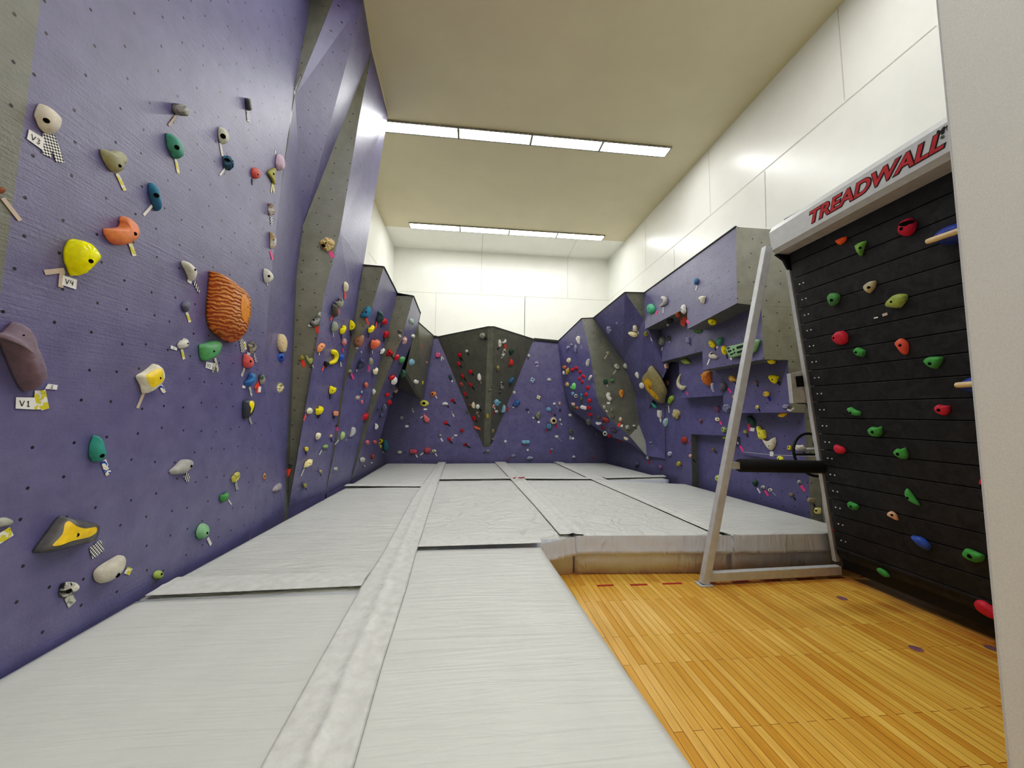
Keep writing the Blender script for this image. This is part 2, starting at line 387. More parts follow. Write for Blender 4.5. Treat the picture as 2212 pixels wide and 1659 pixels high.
# --- back wall with the central prow
bt0, bt1 = aY(938, 727, YW), aY(1206, 738, YW)
rc = base(1310, 998); rc = V((rc.x, YW, ZM))
mbv, fs, fm = [], [], []
zt = (bt0.z + bt1.z) / 2
mbv += [V((XL, YW, 0)), V((rc.x + .6, YW, 0)), V((rc.x + .6, YW, zt)), V((XL, YW, zt))]; fs.append((0, 1, 2, 3)); fm.append(0)
k = 4; mbv += [V((XL, YW, zt)), V((rc.x + .6, YW, zt)), V((rc.x + .6, YB, zt)), V((XL, YB, zt))]; fs.append((k, k + 1, k + 2, k + 3)); fm.append(2)
pa, pb_ = aY(945, 728, YW), aY(1153, 733, YW)
zp = 2.19 + HC
q0, q1 = aZ(1054.5, 706, zp - .02), aZ(1067, 706, zp - .02)
f0, f1 = base(1043.5, 996), base(1057, 996); f0.y -= .03; f1.y -= .03
k = len(mbv); mbv += [pa, q0, q1, pb_, f0, f1, drop(f0), drop(f1), V((f0.x, YW, 0)), V((f1.x, YW, 0)), V((pa.x, YW, zp)), V((pb_.x, YW, zp))]
fs += [(k, k + 4, k + 1), (k + 1, k + 4, k + 5, k + 2), (k + 2, k + 5, k + 3), (k + 4, k + 6, k + 7, k + 5), (k + 4, k + 8, k + 6), (k + 7, k + 9, k + 5), (k, k + 1, k + 2, k + 3)]; fm += [1, 1, 1, 1, 1, 1, 2]
struct(pymesh('climbing_wall_back', mbv, fs, ['purple', 'grey', 'ledge'], None, False, fm, True, True))
tb = MB()
for a, b in ((pa, q0), (q0, q1), (q1, pb_)): tb.bar(a + V((0, 0, .006)), b + V((0, 0, .006)), .03, .016)
tb.bar(bt0 + V((0, -.02, 0)), pa + V((0, -.02, 0)), .05, .05); tb.bar(pb_ + V((0, -.02, 0)), bt1 + V((0, -.02, .0)), .05, .07)
struct(tb.build('trim_2', 'darkcap'))
# --- right side
mbv, fs, fm = [], [], []
def poly(pts, m=0):
    k = len(mbv); mbv.extend(V(p) for p in pts); fs.append(tuple(range(k, k + len(pts)))); fm.append(m)
YE = base(1765, 1116).y
B = [rc, base(1440, 1027), base(1500, 1044), base(1550, 1058.3), base(1765, 1116)]
B[2] = B[1] + (B[3] - B[1]) * .55
# lower purple wall: from the back corner to the niche, then the plain lower wall
z4f, z4n = aX(1493, 937, 4.52).z, aY(1640, 994, YE + .7).z
for i in range(4):
    a, b = B[i], B[i + 1]
    poly([drop(a), drop(b), V((b.x, b.y, 3.9)), V((a.x, a.y, 3.9))])
# tier blocks; each: far edge Y, near edge Y, X(far), X(near), top z, bottom z
def tier(yf, yn, xf, xn, ztop, zbf, zbn, xb=4.95, near_m=1, far_m=1, bot_m=1):
    A, Bq = V((xf, yf, zbf)), V((xn, yn, zbn)); C_, D = V((xn, yn, ztop)), V((xf, yf, ztop))
    poly([A, Bq, C_, D], 0)
    poly([A, V((xb, yf, zbf)), V((xb, yn, zbn)), Bq], bot_m)
    poly([Bq, V((xb, yn, zbn)), V((xb, yn, ztop)), C_], near_m)
    poly([A, D, V((xb, yf, ztop)), V((xb, yf, zbf))], far_m)
    poly([D, C_, V((xb, yn, ztop)), V((xb, yf, ztop))], 2)
# V1 big top box (with the notch in its lower edge)
x1 = aY(1590, 490, YE).x
v = {n: aX(px, py, x1) for n, (px, py) in dict(ft=(1392, 633), fb=(1393, 711), na=(1476, 668), nb=(1485, 711), nt=(1590, 490), nbm=(1592, 655)).items()}
v['na'] = V((x1, v['nb'].y, v['na'].z))
poly([v['fb'], v['na'], v['nb'], v['nbm'], v['nt'], v['ft']], 0)
xb = 4.97
IX = lambda p, x=4.40: V((x, p.y, p.z))
e_r = aY(1668, 496, YE)
poly([v['nbm'], V((aY(1632, 658, YE).x, YE, aY(1632, 660, YE).z)), V((xb, YE, aY(1632, 660, YE).z)), V((xb, YE, v['nt'].z)), v['nt']], 3)
poly([v['fb'], IX(v['fb']), IX(v['na']), v['na']], 1); poly([v['na'], IX(v['na']), IX(v['nb']), v['nb']], 1); poly([v['nb'], IX(v['nb']), IX(v['nbm']), v['nbm']], 1)
poly([v['ft'], v['nt'], V((xb, YE, v['nt'].z)), V((xb, v['ft'].y, v['ft'].z))], 2)
# V2 / V3
x3 = aY(1646, 700, YE).x
YV = aX(1517, 760, x3).y
z2, z3 = aX(1470, 771, x3).z, aX(1516, 800, x3).z
YF = aX(1430, 784, x3).y
tier(YF, YV, x3, x3, v['fb'].z + .05, z2, z2)
tier(YV, YE, x3, x3, aY(1632, 660, YE).z - .002, z3, z3, near_m=3)
poly([V((x3, YV, v['na'].z)), V((x3, YE + .1, v['na'].z)), V((x3, YE + .1, aY(1632, 660, YE).z - .002)), V((x3, YV, aY(1632, 660, YE).z - .002))], 0)
# V4 / V5
x5 = aY(1707, 890, YE).x; x4 = x5 - .16
Y45 = aX(1562, 854, x4).y; Y4f = aX(1468, 860, x4 - .05).y
tier(Y4f, Y45, x4 - .05, x4, z2 + .02, aX(1500, 859, x4).z, aX(1562, 854, x4).z, bot_m=0)
tier(Y45, YE, x4, x5, z3 - .001, aX(1606, 893, x5 - .1).z, aY(1707, 891, YE).z, near_m=3, bot_m=0)
# V6 / V7
x7 = aY(1738, 893, YE).x
Y67 = aX(1600, 930, x7 - .16).y
x6 = x7 - .2
Y6f = aX(1493, 937, x6 - .06).y
tier(Y6f, Y67, x6 - .06, x6 + .03, aX(1500, 859, x4).z + .02, aX(1493, 938, x6 - .06).z, aX(1575, 941, x6).z, bot_m=0)
tier(Y67, YE, x6 + .03, x7, aY(1707, 891, YE).z - .001, aY(1650, 990, YE + .5).z, aY(1745, 1003, YE).z, near_m=3, bot_m=0)
# flank of the niche: wall left of it stands proud
poly([V((x6 - .06, Y6f, 0)), V((x6 - .06, Y6f, 3.0)), V((B[1].x - .02, B[1].y, 3.0)), V((B[1].x - .02, B[1].y, 0))], 0)
poly([V((x6 - .06, Y6f, 0)), V((4.9, Y6f, 0)), V((4.9, Y6f, 3.0)), V((x6 - .06, Y6f, 3.0))], 1)
# end face down to the floor
poly([V((B[4].x, YE + .01, 0)), V((xb, YE + .01, 0)), V((xb, YE + .01, 3.4)), V((B[4].x, YE + .01, 3.4))], 3)
poly([V((x7 + .02, YE - .004, .3)), V((xb, YE - .004, .3)), V((xb, YE - .004, 3.6)), V((x7 + .02, YE - .004, 3.6))], 3)
# R3 dark overhang, grey triangle, R2 grey slab, R1 purple overhang
yt = v['ft'].y
t0 = aY(1350, 632, yt); t1 = aY(1391, 691, yt); t2 = v['ft'].copy()
r3a = aY(1282, 687, 10.0); tip = aX(1397, 985, 4.36)
r3 = [r3a, aY(1345, 780, 9.75), aY(1380, 870, 9.6), aY(1391, 905, 9.5), tip]
lowr = V((B[1].x - .03, B[1].y - .02, tip.z))
poly([t0, r3[0], r3[1], t1], 0); poly([t1, r3[1], r3[2], aX(1440, 800, x3 + .12)], 0)
hang = aX(1440, 800, x3 + .12); side = V((B[1].x - .025, B[1].y - .01, hang.z))
poly([r3[2], r3[3], r3[4], lowr, side, hang], 0)
poly([t1, hang, V((x3 + .2, YF + .01, z2)), V((x3 + .2, yt, v['fb'].z))], 0)
poly([t0, t1, v['fb'], t2], 1)
r2l = [aY(1257, 688, 10.0), aY(1275, 765, 9.85), aY(1289, 858, 9.7), aY(1295, 874, 9.68), aY(1316, 903, 9.62), aY(1360, 942, 9.5)]
poly([r2l[0], r2l[1], r3[1], r3[0]], 1); poly([r2l[1], r2l[2], r3[2], r3[1]], 1); poly([r2l[2], r2l[3], r2l[4], r3[3], r3[2]], 1); poly([r2l[4], r2l[5], tip, r3[3]], 1)
r1l = [aY(1205, 738, YW - .01), aY(1216, 830, YW - .02), aY(1232, 884, YW - .2), aY(1270, 912, 10.4), aY(1310, 940, 10.0), aY(1362, 958, 9.62)]
poly([r1l[0], r1l[1], r2l[1], r2l[0]], 0); poly([r1l[1], r1l[2], r2l[2], r2l[1]], 0); poly([r1l[2], r1l[3], r2l[3], r2l[2]], 0); poly([r1l[3], r1l[4], r2l[4], r2l[3]], 0); poly([r1l[4], r1l[5], r2l[5], r2l[4]], 0); poly([r1l[5], tip, r2l[5]], 0)
cn = V((rc.x + .25, YW - .05, r1l[3].z))
poly([r1l[2], cn, r1l[3]], 0); poly([r1l[3], cn, r1l[4]], 0); poly([r1l[4], cn, tip, r1l[5]], 0)
# top of the right overhangs
poly([r1l[0], r2l[0], r3[0], t0, t2, V((XR, yt, t0.z)), V((XR, YW, r1l[0].z))], 2)
right = pymesh('climbing_wall_right', mbv, fs, ['purple', 'grey', 'darkcap', 'grey_plain'], None, False, fm, True, True); struct(right)
tb = MB()
for a, b in ((r1l[0], r2l[0]), (r2l[0], r3[0]), (r3[0], t0), (t0, t2), (v['ft'], v['nt'])): tb.bar(a + V((0, 0, .006)), b + V((0, 0, .006)), .03, .016)
struct(tb.build('trim_3', 'darkcap'))
# ================================================================ CRASH MATS
def gv(*a): return base(*a)
def lerp(a, b, t): return a + (b - a) * t
MATC = (213, 215, 210)
for i in range(4): M['vinyl%d' % i] = vinyl('grey_vinyl_cover_%d' % i, MATC, [.22, .6, .8, .75][i], [(.8, 9, 1), (2.2, 5, 1), (3, 3.2, 1), (1.6, 7, 1)][i], i * 3.7)
M['vinyl_side'] = vinyl('grey_vinyl_side', (206, 212, 222), .35, (6, 6, 1.5), 9)
def flap_mat():
    t = NT('stitched_vinyl_strip'); n = t.noise(55, 4, .6); n2 = t.noise(14, 3, .6)
    cr = t.ramp([(.3, (200, 201, 196)), (.7, (220, 221, 217))]); t.l(n2, 0, cr, 0)
    b = t.bump(n, 0, .25, .006); t.bump(n2, 0, .35, .012, b); return t.set((cr, 0), .48, .35)
M['flap'] = flap_mat()
M['stitch'] = plain('stitch_line', (150, 148, 140), .7)
def crash_mat(c, label, vm, pillow=.012, grid=28):
    """c: four top corners, counter-clockwise from near-left; foam block with a pillowed top"""
    cen = sum(c, V()) / 4
    root = empty('crash_mat', (cen.x, cen.y, 0)); tag(root, label, 'crash mat', 'grey crash mats covering the floor')
    inset = [p + (cen - p).normalized() * .014 for p in c]
    vs, fs = [], []; g = grid
    for j in range(g + 1):
        for i in range(g + 1):
            u, w_ = i / g, j / g
            p = lerp(lerp(inset[0], inset[1], u), lerp(inset[3], inset[2], u), w_)
            e = min(u, 1 - u, w_, 1 - w_); r_ = 0
            e_m = e * (inset[1] - inset[0]).length
            dz = -.022 * max(0, 1 - e_m / .05) ** 2 + pillow * math.sin(PI * u) * math.sin(PI * w_) - pillow
            vs.append(V((p.x, p.y, ZM + dz)))
    for j in range(g):
        for i in range(g):
            a = j * (g + 1) + i; fs.append((a, a + 1, a + g + 2, a + g + 1))
    rim_ = [i for i in range(g + 1)] + [(j + 1) * (g + 1) - 1 for j in range(1, g + 1)] + [(g + 1) * (g + 1) - 2 - i for i in range(g)] + [(g - 1 - j) * (g + 1) for j in range(g - 1)]
    k = len(vs); vs += [V((vs[i].x, vs[i].y, .002)) for i in rim_]; n_ = len(rim_)
    top = len(fs)
    for i in range(n_): fs.append((rim_[i], k + i, k + (i + 1) % n_, rim_[(i + 1) % n_]))
    fs.append(tuple(k + i for i in reversed(range(n_))))
    o = pymesh('foam_block', vs, fs, [vm, 'vinyl_side'], root, True, [0] * top + [1] * (len(fs) - top))
    return root
def ribbon(name, rows, root, nx=10, lift=.006, ruff=.0, sub=10, seed=1, mats=('flap', 'stitch'), mid=.5):
    """rows: (left point, right point) along a strip lying on the mats; with stitch lines and a puckered middle"""
    rnd = random.Random(seed); L_ = []
    for (a, b), (c, d) in zip(rows, rows[1:]):
        for t in range(sub): L_.append((lerp(a, c, t / sub), lerp(b, d, t / sub)))
    L_.append(rows[-1]); vs, fs, fm = [], [], []
    for j, (a, b) in enumerate(L_):
        for i in range(nx + 1):
            u = i / nx; p = lerp(a, b, u); pk = math.exp(-((u - mid) / .09) ** 2)
            z = lift + ruff * (.8 * pk * (.4 + rnd.random()) + .15 * rnd.random()) - (.002 if i in (0, nx) else 0)
            vs.append(V((p.x, p.y, ZM + z)))
    for j in range(len(L_) - 1):
        for i in range(nx):
            q = j * (nx + 1) + i; fs.append((q, q + 1, q + nx + 2, q + nx + 1)); fm.append(0)
    k0 = len(vs); n = len(L_)
    # skirt so the strip has thickness
    for side in (0, nx):
        k = len(vs); vs += [V((vs[j * (nx + 1) + side].x, vs[j * (nx + 1) + side].y, ZM + .0006)) for j in range(n)]
        for j in range(n - 1):
            q = j * (nx + 1) + side; fs.append((q, q + nx + 1, k + j + 1, k + j)); fm.append(1)
    o = pymesh(name, vs, fs, list(mats), root, True, fm); return o
S1 = [((563, 1659), (764, 1659)), ((689, 1430), (828, 1430)), ((781, 1267), (880, 1267))]
S1b = [((781, 1267), (880, 1267)), ((827, 1195), (899, 1195)), ((890, 1078), (936, 1078)), ((913, 1046), (946.5, 1046))]
S1c = [((913, 1046), (946.5, 1046)), ((946.8, 999), (963.7, 999))]
rows = lambda s: [(gv(*a), gv(*b)) for a, b in s]
r1 = rows(S1); d_ = (r1[0][0] - r1[1][0]).normalized(); d2_ = (r1[0][1] - r1[1][1]).normalized()
r1 = [(r1[0][0] + d_ * 1.2, r1[0][1] + d2_ * 1.2)] + r1
mid1 = lambda p: lerp(p[0], p[1], .5)
s_n, s_m1, s_m2, s_f = mid1(r1[0]), mid1(r1[3]), mid1(rows(S1b)[-1]), mid1(rows(S1c)[-1])
s_m2 = s_m1 + (s_f - s_m1) * ((s_m2.y - s_m1.y) / (s_f.y - s_m1.y))
yn = s_n.y
wl = lambda y: b0 + (b2 - b0) * ((y - b0.y) / (b2.y - b0.y)) + V((.015, 0, 0))
pA = aZ(316, 1287)
flush = lambda p: V((p.x, p.y, ZM))
A = crash_mat([V((wl(yn).x, yn, ZM)), s_n, s_m1, V((wl(pA.y).x, pA.y, ZM))], 'smooth grey mat nearest the camera, along the big purple wall', 'vinyl0', .010, 30)
wB = base(742, 1051) + V((.02, 0, 0))
pB2 = g_b + V((.03, 0, 0))
Bm = crash_mat([V((wl(pA.y).x, pA.y, ZM)), s_m1, s_m2, V((wB.x, wB.y, ZM))], 'creased grey mat beside the grey fin, between two seam flaps', 'vinyl3', .012, 30)
Cm = crash_mat([V((wB.x, wB.y, ZM)), s_m2, s_f - V((0, .02, 0)), V((corner.x + .02, corner.y - .02, ZM))], 'far mat in the back corner below the dark alcove', 'vinyl1', .012, 20)
dfl, dfr = gv(903, 1181), gv(1168, 1175)
fr = gv(1510, 1659); fr = fr + (fr - dfr) * ((yn - fr.y) / (fr.y - dfr.y))
dseam = V((lerp(s_m1, s_m2, (dfr.y - s_m1.y) / (s_m2.y - s_m1.y)).x, dfr.y, ZM))
Dm = crash_mat([s_n, V((fr.x, yn, ZM)), dfr, dseam], 'smooth grey mat with a free edge over the wood floor', 'vinyl0', .010, 30)
e_fr = gv(1240, 1156); s2f = lerp(gv(1101.7, 1034), gv(1134, 1035), .5); s2b = lerp(gv(1067.8, 998.4), gv(1092, 998), .5)
yE = s2f.y
s2f = e_fr + (s2b - e_fr) * ((yE - e_fr.y) / (s2b.y - e_fr.y))
seamE = V((lerp(s_m2, s_f, max(0, (yE - s_m2.y) / (s_f.y - s_m2.y))).x, yE, ZM))
e_fl = V((dseam.x, e_fr.y, ZM))
Em = crash_mat([dseam, V((e_fr.x - .004, e_fr.y, ZM)) if False else e_fr, s2f, seamE], 'wrinkled middle mat behind the free-edged near mat', 'vinyl2', .014, 30)
Fm = crash_mat([seamE, s2f, s2b - V((0, .02, 0)), s_f - V((0, .02, 0))], 'far mat at the foot of the grey prow', 'vinyl1', .012, 20)
g_fr = gv(1579, 1155); s3f = lerp(gv(1280, 1036), gv(1308, 1035.5), .5); s3b = lerp(gv(1195, 997.6), gv(1214, 998.5), .5)
s3f = g_fr + (s3b - g_fr) * ((yE - g_fr.y) / (s3b.y - g_fr.y))
Gm = crash_mat([e_fr + V((.012, 0, 0)), g_fr, s3f, s2f], 'wrinkled mat with the widest exposed front side, facing the wood floor', 'vinyl2', .014, 30)
Hm = crash_mat([s2f, s3f, s3b - V((0, .02, 0)), s2b - V((0, .02, 0))], 'far mat right of the prow, between two seam strips', 'vinyl1', .012, 20)
MI = B[2] - V((.16, 0, 0)); i_fr = gv(1803, 1151); ir = base(1440, 1029) - V((.03, 0, 0))
Im = crash_mat([g_fr + V((.012, 0, 0)), V((B[4].x - .03, i_fr.y, ZM)), V((MI.x, MI.y, ZM)), s3f], 'mat under the stepped boxes, its front side behind the steel frame', 'vinyl3', .012, 30)
Jm = crash_mat([s3f, V((ir.x - .03, yE, ZM)), V((rc.x - .04, rc.y - .02, ZM)), s3b - V((0, .02, 0))], 'far mat in the dark corner under the purple overhang', 'vinyl1', .012, 20)
# fill between mats I and the wall bend
ribbon('seam_flap', r1, A, 24, .007, .020, 34, 1, ('flap', 'stitch'), .52)
ribbon('seam_flap', rows(S1b), Bm, 16, .007, .014, 24, 2)
ribbon('seam_flap', rows(S1c), Cm, 8, .010, .015, 14, 3)
ribbon('seam_flap', rows([((312, 1288), (384, 1247)), ((780, 1266.5), (800, 1234))]), Bm, 8, .005, .007, 50, 4, ('flap', 'dark'))
ribbon('seam_flap', rows([((742, 1051), (756, 1046)), ((911, 1052), (914, 1046.5))]), Cm, 4, .010, .014, 24, 5, ('flap', 'dark'))
ribbon('seam_flap', rows([((902, 1182), (913, 1161)), ((1170, 1173.5), (1163, 1157))]), Em, 8, .005, .008, 36, 6, ('flap', 'dark'))
ribbon('seam_flap', rows([((1068, 998.4), (1092, 998.4)), ((1101.7, 1034), (1134, 1035))]), Fm, 8, .010, .015, 14, 7, ('flap', 'dark'))
ribbon('seam_flap', rows([((1101.7, 1034), (1134, 1035)), ((1157, 1095), (1202, 1095)), ((1208.8, 1155), (1265, 1155))]), Em, 10, .006, .016, 22, 8, ('flap', 'dark'))
ribbon('seam_flap', rows([((1195, 998.4), (1214, 998.4)), ((1281, 1038), (1309, 1036))]), Hm, 8, .010, .015, 14, 9, ('flap', 'dark'))
ribbon('seam_flap', rows([((1281, 1038), (1309, 1036)), ((1400, 1090), (1440, 1093)), ((1530, 1147), (1588, 1156))]), Gm, 10, .006, .016, 22, 10, ('flap', 'dark'))
ribbon('seam_flap', rows([((949, 1036), (951, 1032.5)), ((1102, 1034.5), (1100, 1031))]), Fm, 4, .008, .008, 20, 11, ('flap', 'dark'))
ribbon('seam_flap', rows([((1133, 1034.5), (1131, 1031.5)), ((1280, 1035.5), (1276, 1031.5))]), Hm, 4, .008, .008, 20, 12, ('flap', 'dark'))
ribbon('seam_flap', rows([((1308, 1033.5), (1300, 1029.5)), ((1440, 1031), (1432, 1026.5))]), Jm, 4, .008, .010, 20, 13, ('flap', 'dark'))
def side_flap(p, q, root, seed, zt_=ZM - .005, zb_=.24):
    """the overlapping cover skirt on an exposed front side"""
    rnd = random.Random(seed); n = 60; vs, fs = [], []
    d = (q - p); out = V((d.y, -d.x, 0)).normalized()
    for i in range(n + 1):
        t = i / n; b = p + d * t; wv = .5 + .5 * math.sin(t * 23 + seed) * math.sin(t * 9 + 1)
        for z, o_ in ((zt_, .006), (zt_ - .03, .014), ((zt_ + zb_) / 2, .016), (zb_ + .035, .022 + .012 * wv), (zb_ - .008 * wv, .034 + .014 * wv), (zb_ - .004, .012)):
            vs.append(V((b.x, b.y, z)) + out * (o_ + .003 * rnd.random()))
    for i in range(n):
        for j in range(5): a = i * 6 + j; fs.append((a, a + 1, a + 7, a + 6))
    return pymesh('side_flap', vs, fs, 'vinyl_side', root, True)
side_flap(V((dfr.x, dfr.y + .02, ZM)), V((e_fr.x - .01, e_fr.y - .03, ZM)), Em, 1)
side_flap(e_fr + V((.02, .0, 0)), g_fr - V((.01, 0, 0)), Gm, 2)
side_flap(g_fr + V((.02, 0, 0)), V((B[4].x - .03, i_fr.y, ZM)), Im, 3)
# scrap of tape lying on the mats
t = MB(); a_, b_ = gv(1109, 1039), gv(1133, 1037); z_ = V((0, 0, .055))
t.tube([a_ + z_, lerp(a_, b_, .3) + z_ + V((0, .05, .006)), lerp(a_, b_, .6) + z_ + V((0, -.05, .004)), b_ + z_], .012, 6, 0)
t.tube([lerp(a_, b_, .2) + z_ + V((0, -.04, .012)), lerp(a_, b_, .75) + z_ + V((0, .05, .012))], .010, 6, 1)
tag(t.build('tape_scrap', ['red', 'card'], None, True), 'crumpled red and white tape scrap on the middle seam strip', 'tape scrap')
# ================================================================ FLOOR MARKS
mb = MB()
for (xa, ya), (xb_, yb_) in (((1290, 1265.5), (1325, 1264.5)), ((1362, 1264), (1398, 1262.5)), ((1431, 1261.5), (1474, 1260.5)), ((1531, 1259), (1546, 1258.8)), ((1582, 1256.5), (1617, 1255.5)), ((1652, 1254), (1687, 1253)), ((1721, 1251.5), (1756, 1250)), ((1789, 1249), (1823, 1247.5)), ((1857, 1246.5), (1893, 1245.5))):
    a_, b_ = aZ(xa, ya, 0), aZ(xb_, yb_, 0)
    mb.box((a_.x, a_.y - .018, .0005), (b_.x, a_.y + .018, .002))
struct(mb.build('floor_marking', 'red_tape'))
mb = MB()
for x, y in ((1819, 1292), (1979, 1401), (2143, 1400)):
    c_ = aZ(x, y, .002); k = [c_ + V((.045 * math.cos(i * PI / 8), .045 * math.sin(i * PI / 8), 0)) for i in range(16)]; mb.add(k, [tuple(range(16))])
struct(mb.build('floor_dot', 'purple_dot'))
# ================================================================ CLIMBING TREADMILL
YT = 4.1
foot = aZ(1521, 1263, 0)
TM = empty('climbing_treadmill', (foot.x, foot.y, 0)); tag(TM, 'tall black slatted climbing treadmill with grey header and steel A-frame', 'climbing treadmill')
BL, TL, BN = aY(1812, 1215, YT), aY(1708, 570, YT), aZ(2162, 1373, .1)
U = (TL - BL).normalized(); BL2 = BL - U * ((BL.z - .10) / U.z)
Wd = V((BN.x - BL2.x, BN.y - BL2.y, 0)).normalized()
NB = U.cross(Wd).normalized(); NB = -NB if NB.x > 0 else NB
WID = 2.05
# slats
mb = MB(); hgt = .186; top_len = (TL - BL2).length + .45
s0 = (aP(1811, 1182, BL2, NB) - BL2).dot(U)
s = s0; sl = []
while s < top_len: sl.append((s, s + hgt - .007)); s += hgt
for a_, c_ in sl:
    p = [BL2 + U * a_, BL2 + U * c_]
    q = [x + Wd * WID for x in p]
    mb.hexa([p[0] - NB * .03, q[0] - NB * .03, q[0], p[0], p[1] - NB * .03, q[1] - NB * .03, q[1], p[1]])
lowp = BL2 + U * (s0 - .01); prof = [lowp, lowp - U * .06 - NB * .004, lowp - U * .12 - NB * .03, lowp - U * .15 - NB * .08, lowp - U * .15 - NB * .16]
pr2 = [lowp - NB * .03] + [x for x in prof]
k = len(mb.v); mb.v += prof + [x + Wd * WID for x in prof]
for i in range(4): mb.f.append((k + i, k + 5 + i, k + 6 + i, k + 1 + i)); mb.m.append(0)
mb.f.append((k + 4, k + 3, k + 2, k + 1, k)); mb.m.append(0)
mb.bar(lowp + NB * .012, lowp + NB * .012 + Wd * WID, .012, .03)
belt = mb.build('slat_belt', 'slat', TM, False, .006, 2)
kk = len(SURF_V); c4 = [BL2 - U * .1, BL2 - U * .1 + Wd * WID, TL + U * .4 + Wd * WID, TL + U * .4]; SURF_V.extend(c4); SURF_F.append((kk, kk + 1, kk + 2, kk + 3))
mb = MB(); p = BL2 - NB * .05; mb.hexa([p, p + Wd * WID, p + Wd * WID - NB * .4, p - NB * .4] + [x + U * top_len for x in (p, p + Wd * WID, p + Wd * WID - NB * .4, p - NB * .4)])
mb.build('belt_backing', 'blackrubber', TM)
mb = MB(); mb.tube([-NB * .002, NB * .006], .008, 8); bolt0 = None
for a_, c_ in sl[:17]:
    for dx in (.075, .125):
        c0 = BL2 + U * (a_ + hgt * .5) + Wd * dx
        if bolt0 is None: bolt0 = o = mb.build('bolt', 'bolt')
        else: o = bolt0.copy(); COL.objects.link(o)
        o.location = c0 - TM.location; o.parent = TM
# steel frame
mb = MB(); mb.bar(aY(1702, 566, YT + .06), aY(1806, 1212, YT + .06), .05, .05, V((0, 1, 0))); mb.build('frame_upright', 'metal', TM, bevel=.004)
pt = aY(1657, 535, YT + .02)
mb = MB(); mb.bar(foot + V((0, 0, .012)), pt, .088, .075, V((0, 1, 0))); post = mb.build('frame_leg', 'metal', TM, bevel=.006)
mb = MB(); mb.box((foot.x - .075, foot.y - .065, .001), (foot.x + .075, foot.y + .065, .012)); mb.build('foot_plate', 'metal', TM)
mb = MB(); ra = aY(1541, 1238, foot.y); rb = aY(1812, 1224, foot.y + .06); mb.bar(V((foot.x + .04, foot.y, .085)), V((rb.x, foot.y + .06, .085)), .07, .095); mb.build('base_rail', 'metal', TM, bevel=.005)
pa_, pb2 = aY(1578, 1005, YT + .02), aY(1781, 1009, YT + .04)
mb = MB(); mb.bar(pa_, lerp(pa_, pb2, .12), .07, .075); mb.build('cross_bar', 'metal', TM)
mb = MB(); c0, c1 = lerp(pa_, pb2, .075), pb2
mb.tube([c0, lerp(c0, c1, .02), lerp(c0, c1, .98), c1], [.062, .074, .074, .066], 20); mb.build('foam_pad', 'blackfoam', TM, True)
# header
h1, h2, h3, h0 = aY(1661.5, 503.6, YT + .03), aY(1667, 541.6, YT + .03), aY(1676, 549, YT + .03), aY(1668, 492, YT + .03)
hd = V((aX(2050, 261, h1.x).x - h1.x, aX(2050, 261, h1.x).y - h1.y, aX(2050, 261, h1.x).z - h1.z)).normalized()
hl = 2.3; back0 = V((h0.x + .75, h0.y, h0.z + .08)); back3 = V((h0.x + .75, h3.y, h3.z))
mb = MB(); ring_ = [h1, h2, h3, back3, back0, h0]; k = len(mb.v); mb.v += ring_ + [x + hd * hl for x in ring_]
for i in range(6): j = (i + 1) % 6; mb.f.append((i, j, 6 + j, 6 + i)); mb.m.append(0)
mb.f += [(5, 4, 3, 2, 1, 0), (6, 7, 8, 9, 10, 11)]; mb.m += [0, 0]
mb.build('header_hood', 'hood', TM)
mb = MB(); g0 = [aY(*q, YT + .02) for q in ((1676, 549), (1716, 545), (1716, 586), (1703, 580), (1694, 562))]; mb.add(g0 + [x + V((0, .03, 0)) for x in g0], [(0, 1, 2, 3, 4), (9, 8, 7, 6, 5)] + [(i, 5 + i, 5 + (i + 1) % 5, (i + 1) % 5) for i in range(5)]); mb.build('end_guard', 'blackrubber', TM)
# lettering
up = (h1 - h2).normalized(); nf = hd.cross(up).normalized(); nf = -nf if nf.x > 0 else nf
def text(name, body, mat, org, xdir, ydir, nrm, size, parent, shear=0, extr=.002, off=0, sx=1, lift=.003):
    c = bpy.data.curves.new(name, 'FONT'); c.body = body; c.size = size; c.shear = shear; c.extrude = extr; c.offset = off
    o = bpy.data.objects.new(name, c); COL.objects.link(o); c.materials.append(M[mat])
    x, y, n = xdir.normalized() * sx, ydir.normalized(), nrm.normalized(); p = org + n * lift
    mw = Matrix(((x.x, y.x, n.x, p.x), (x.y, y.y, n.y, p.y), (x.z, y.z, n.z, p.z), (0, 0, 0, 1)))
    bpy.context.view_layer.update(); me = bpy.data.meshes.new_from_object(o.evaluated_get(bpy.context.evaluated_depsgraph_get())); bpy.data.objects.remove(o); bpy.data.curves.remove(c)
    me.transform(mw); o = bpy.data.objects.new(name, me); COL.objects.link(o)
    if parent: o.parent = parent; o.matrix_parent_inverse = parent.matrix_world.inverted()
    return o
up_o = up - hd * up.dot(hd); up_o.normalize()
tb0 = aP(1745.5, 483, h2, nf); te = aP(2024, 328, h2, nf); wt = (te - tb0).dot(hd)
hh = (h1 - h2).length
size = hh * .78
def fit(body, size, shear):
    c = bpy.data.curves.new('m', 'FONT'); c.body = body; c.size = size; c.shear = shear
    o = bpy.data.objects.new('m', c); COL.objects.link(o); bpy.context.view_layer.update(); w_ = o.dimensions.x; bpy.data.objects.remove(o); bpy.data.curves.remove(c); return w_
sx = wt / fit('TREADWALL', size, .35)
base0 = h2 + hd * ((tb0 - h2).dot(hd)) + up_o * hh * .24
text('lettering', 'TREADWALL', 'ink', base0, hd, up_o, nf, size, TM, .35, .001, .0115, sx, .0015)
text('lettering', 'TREADWALL', 'red', base0, hd, up_o, nf, size, TM, .35, .001, .0045, sx, .004)
m0 = aP(2023, 304, h2, nf)
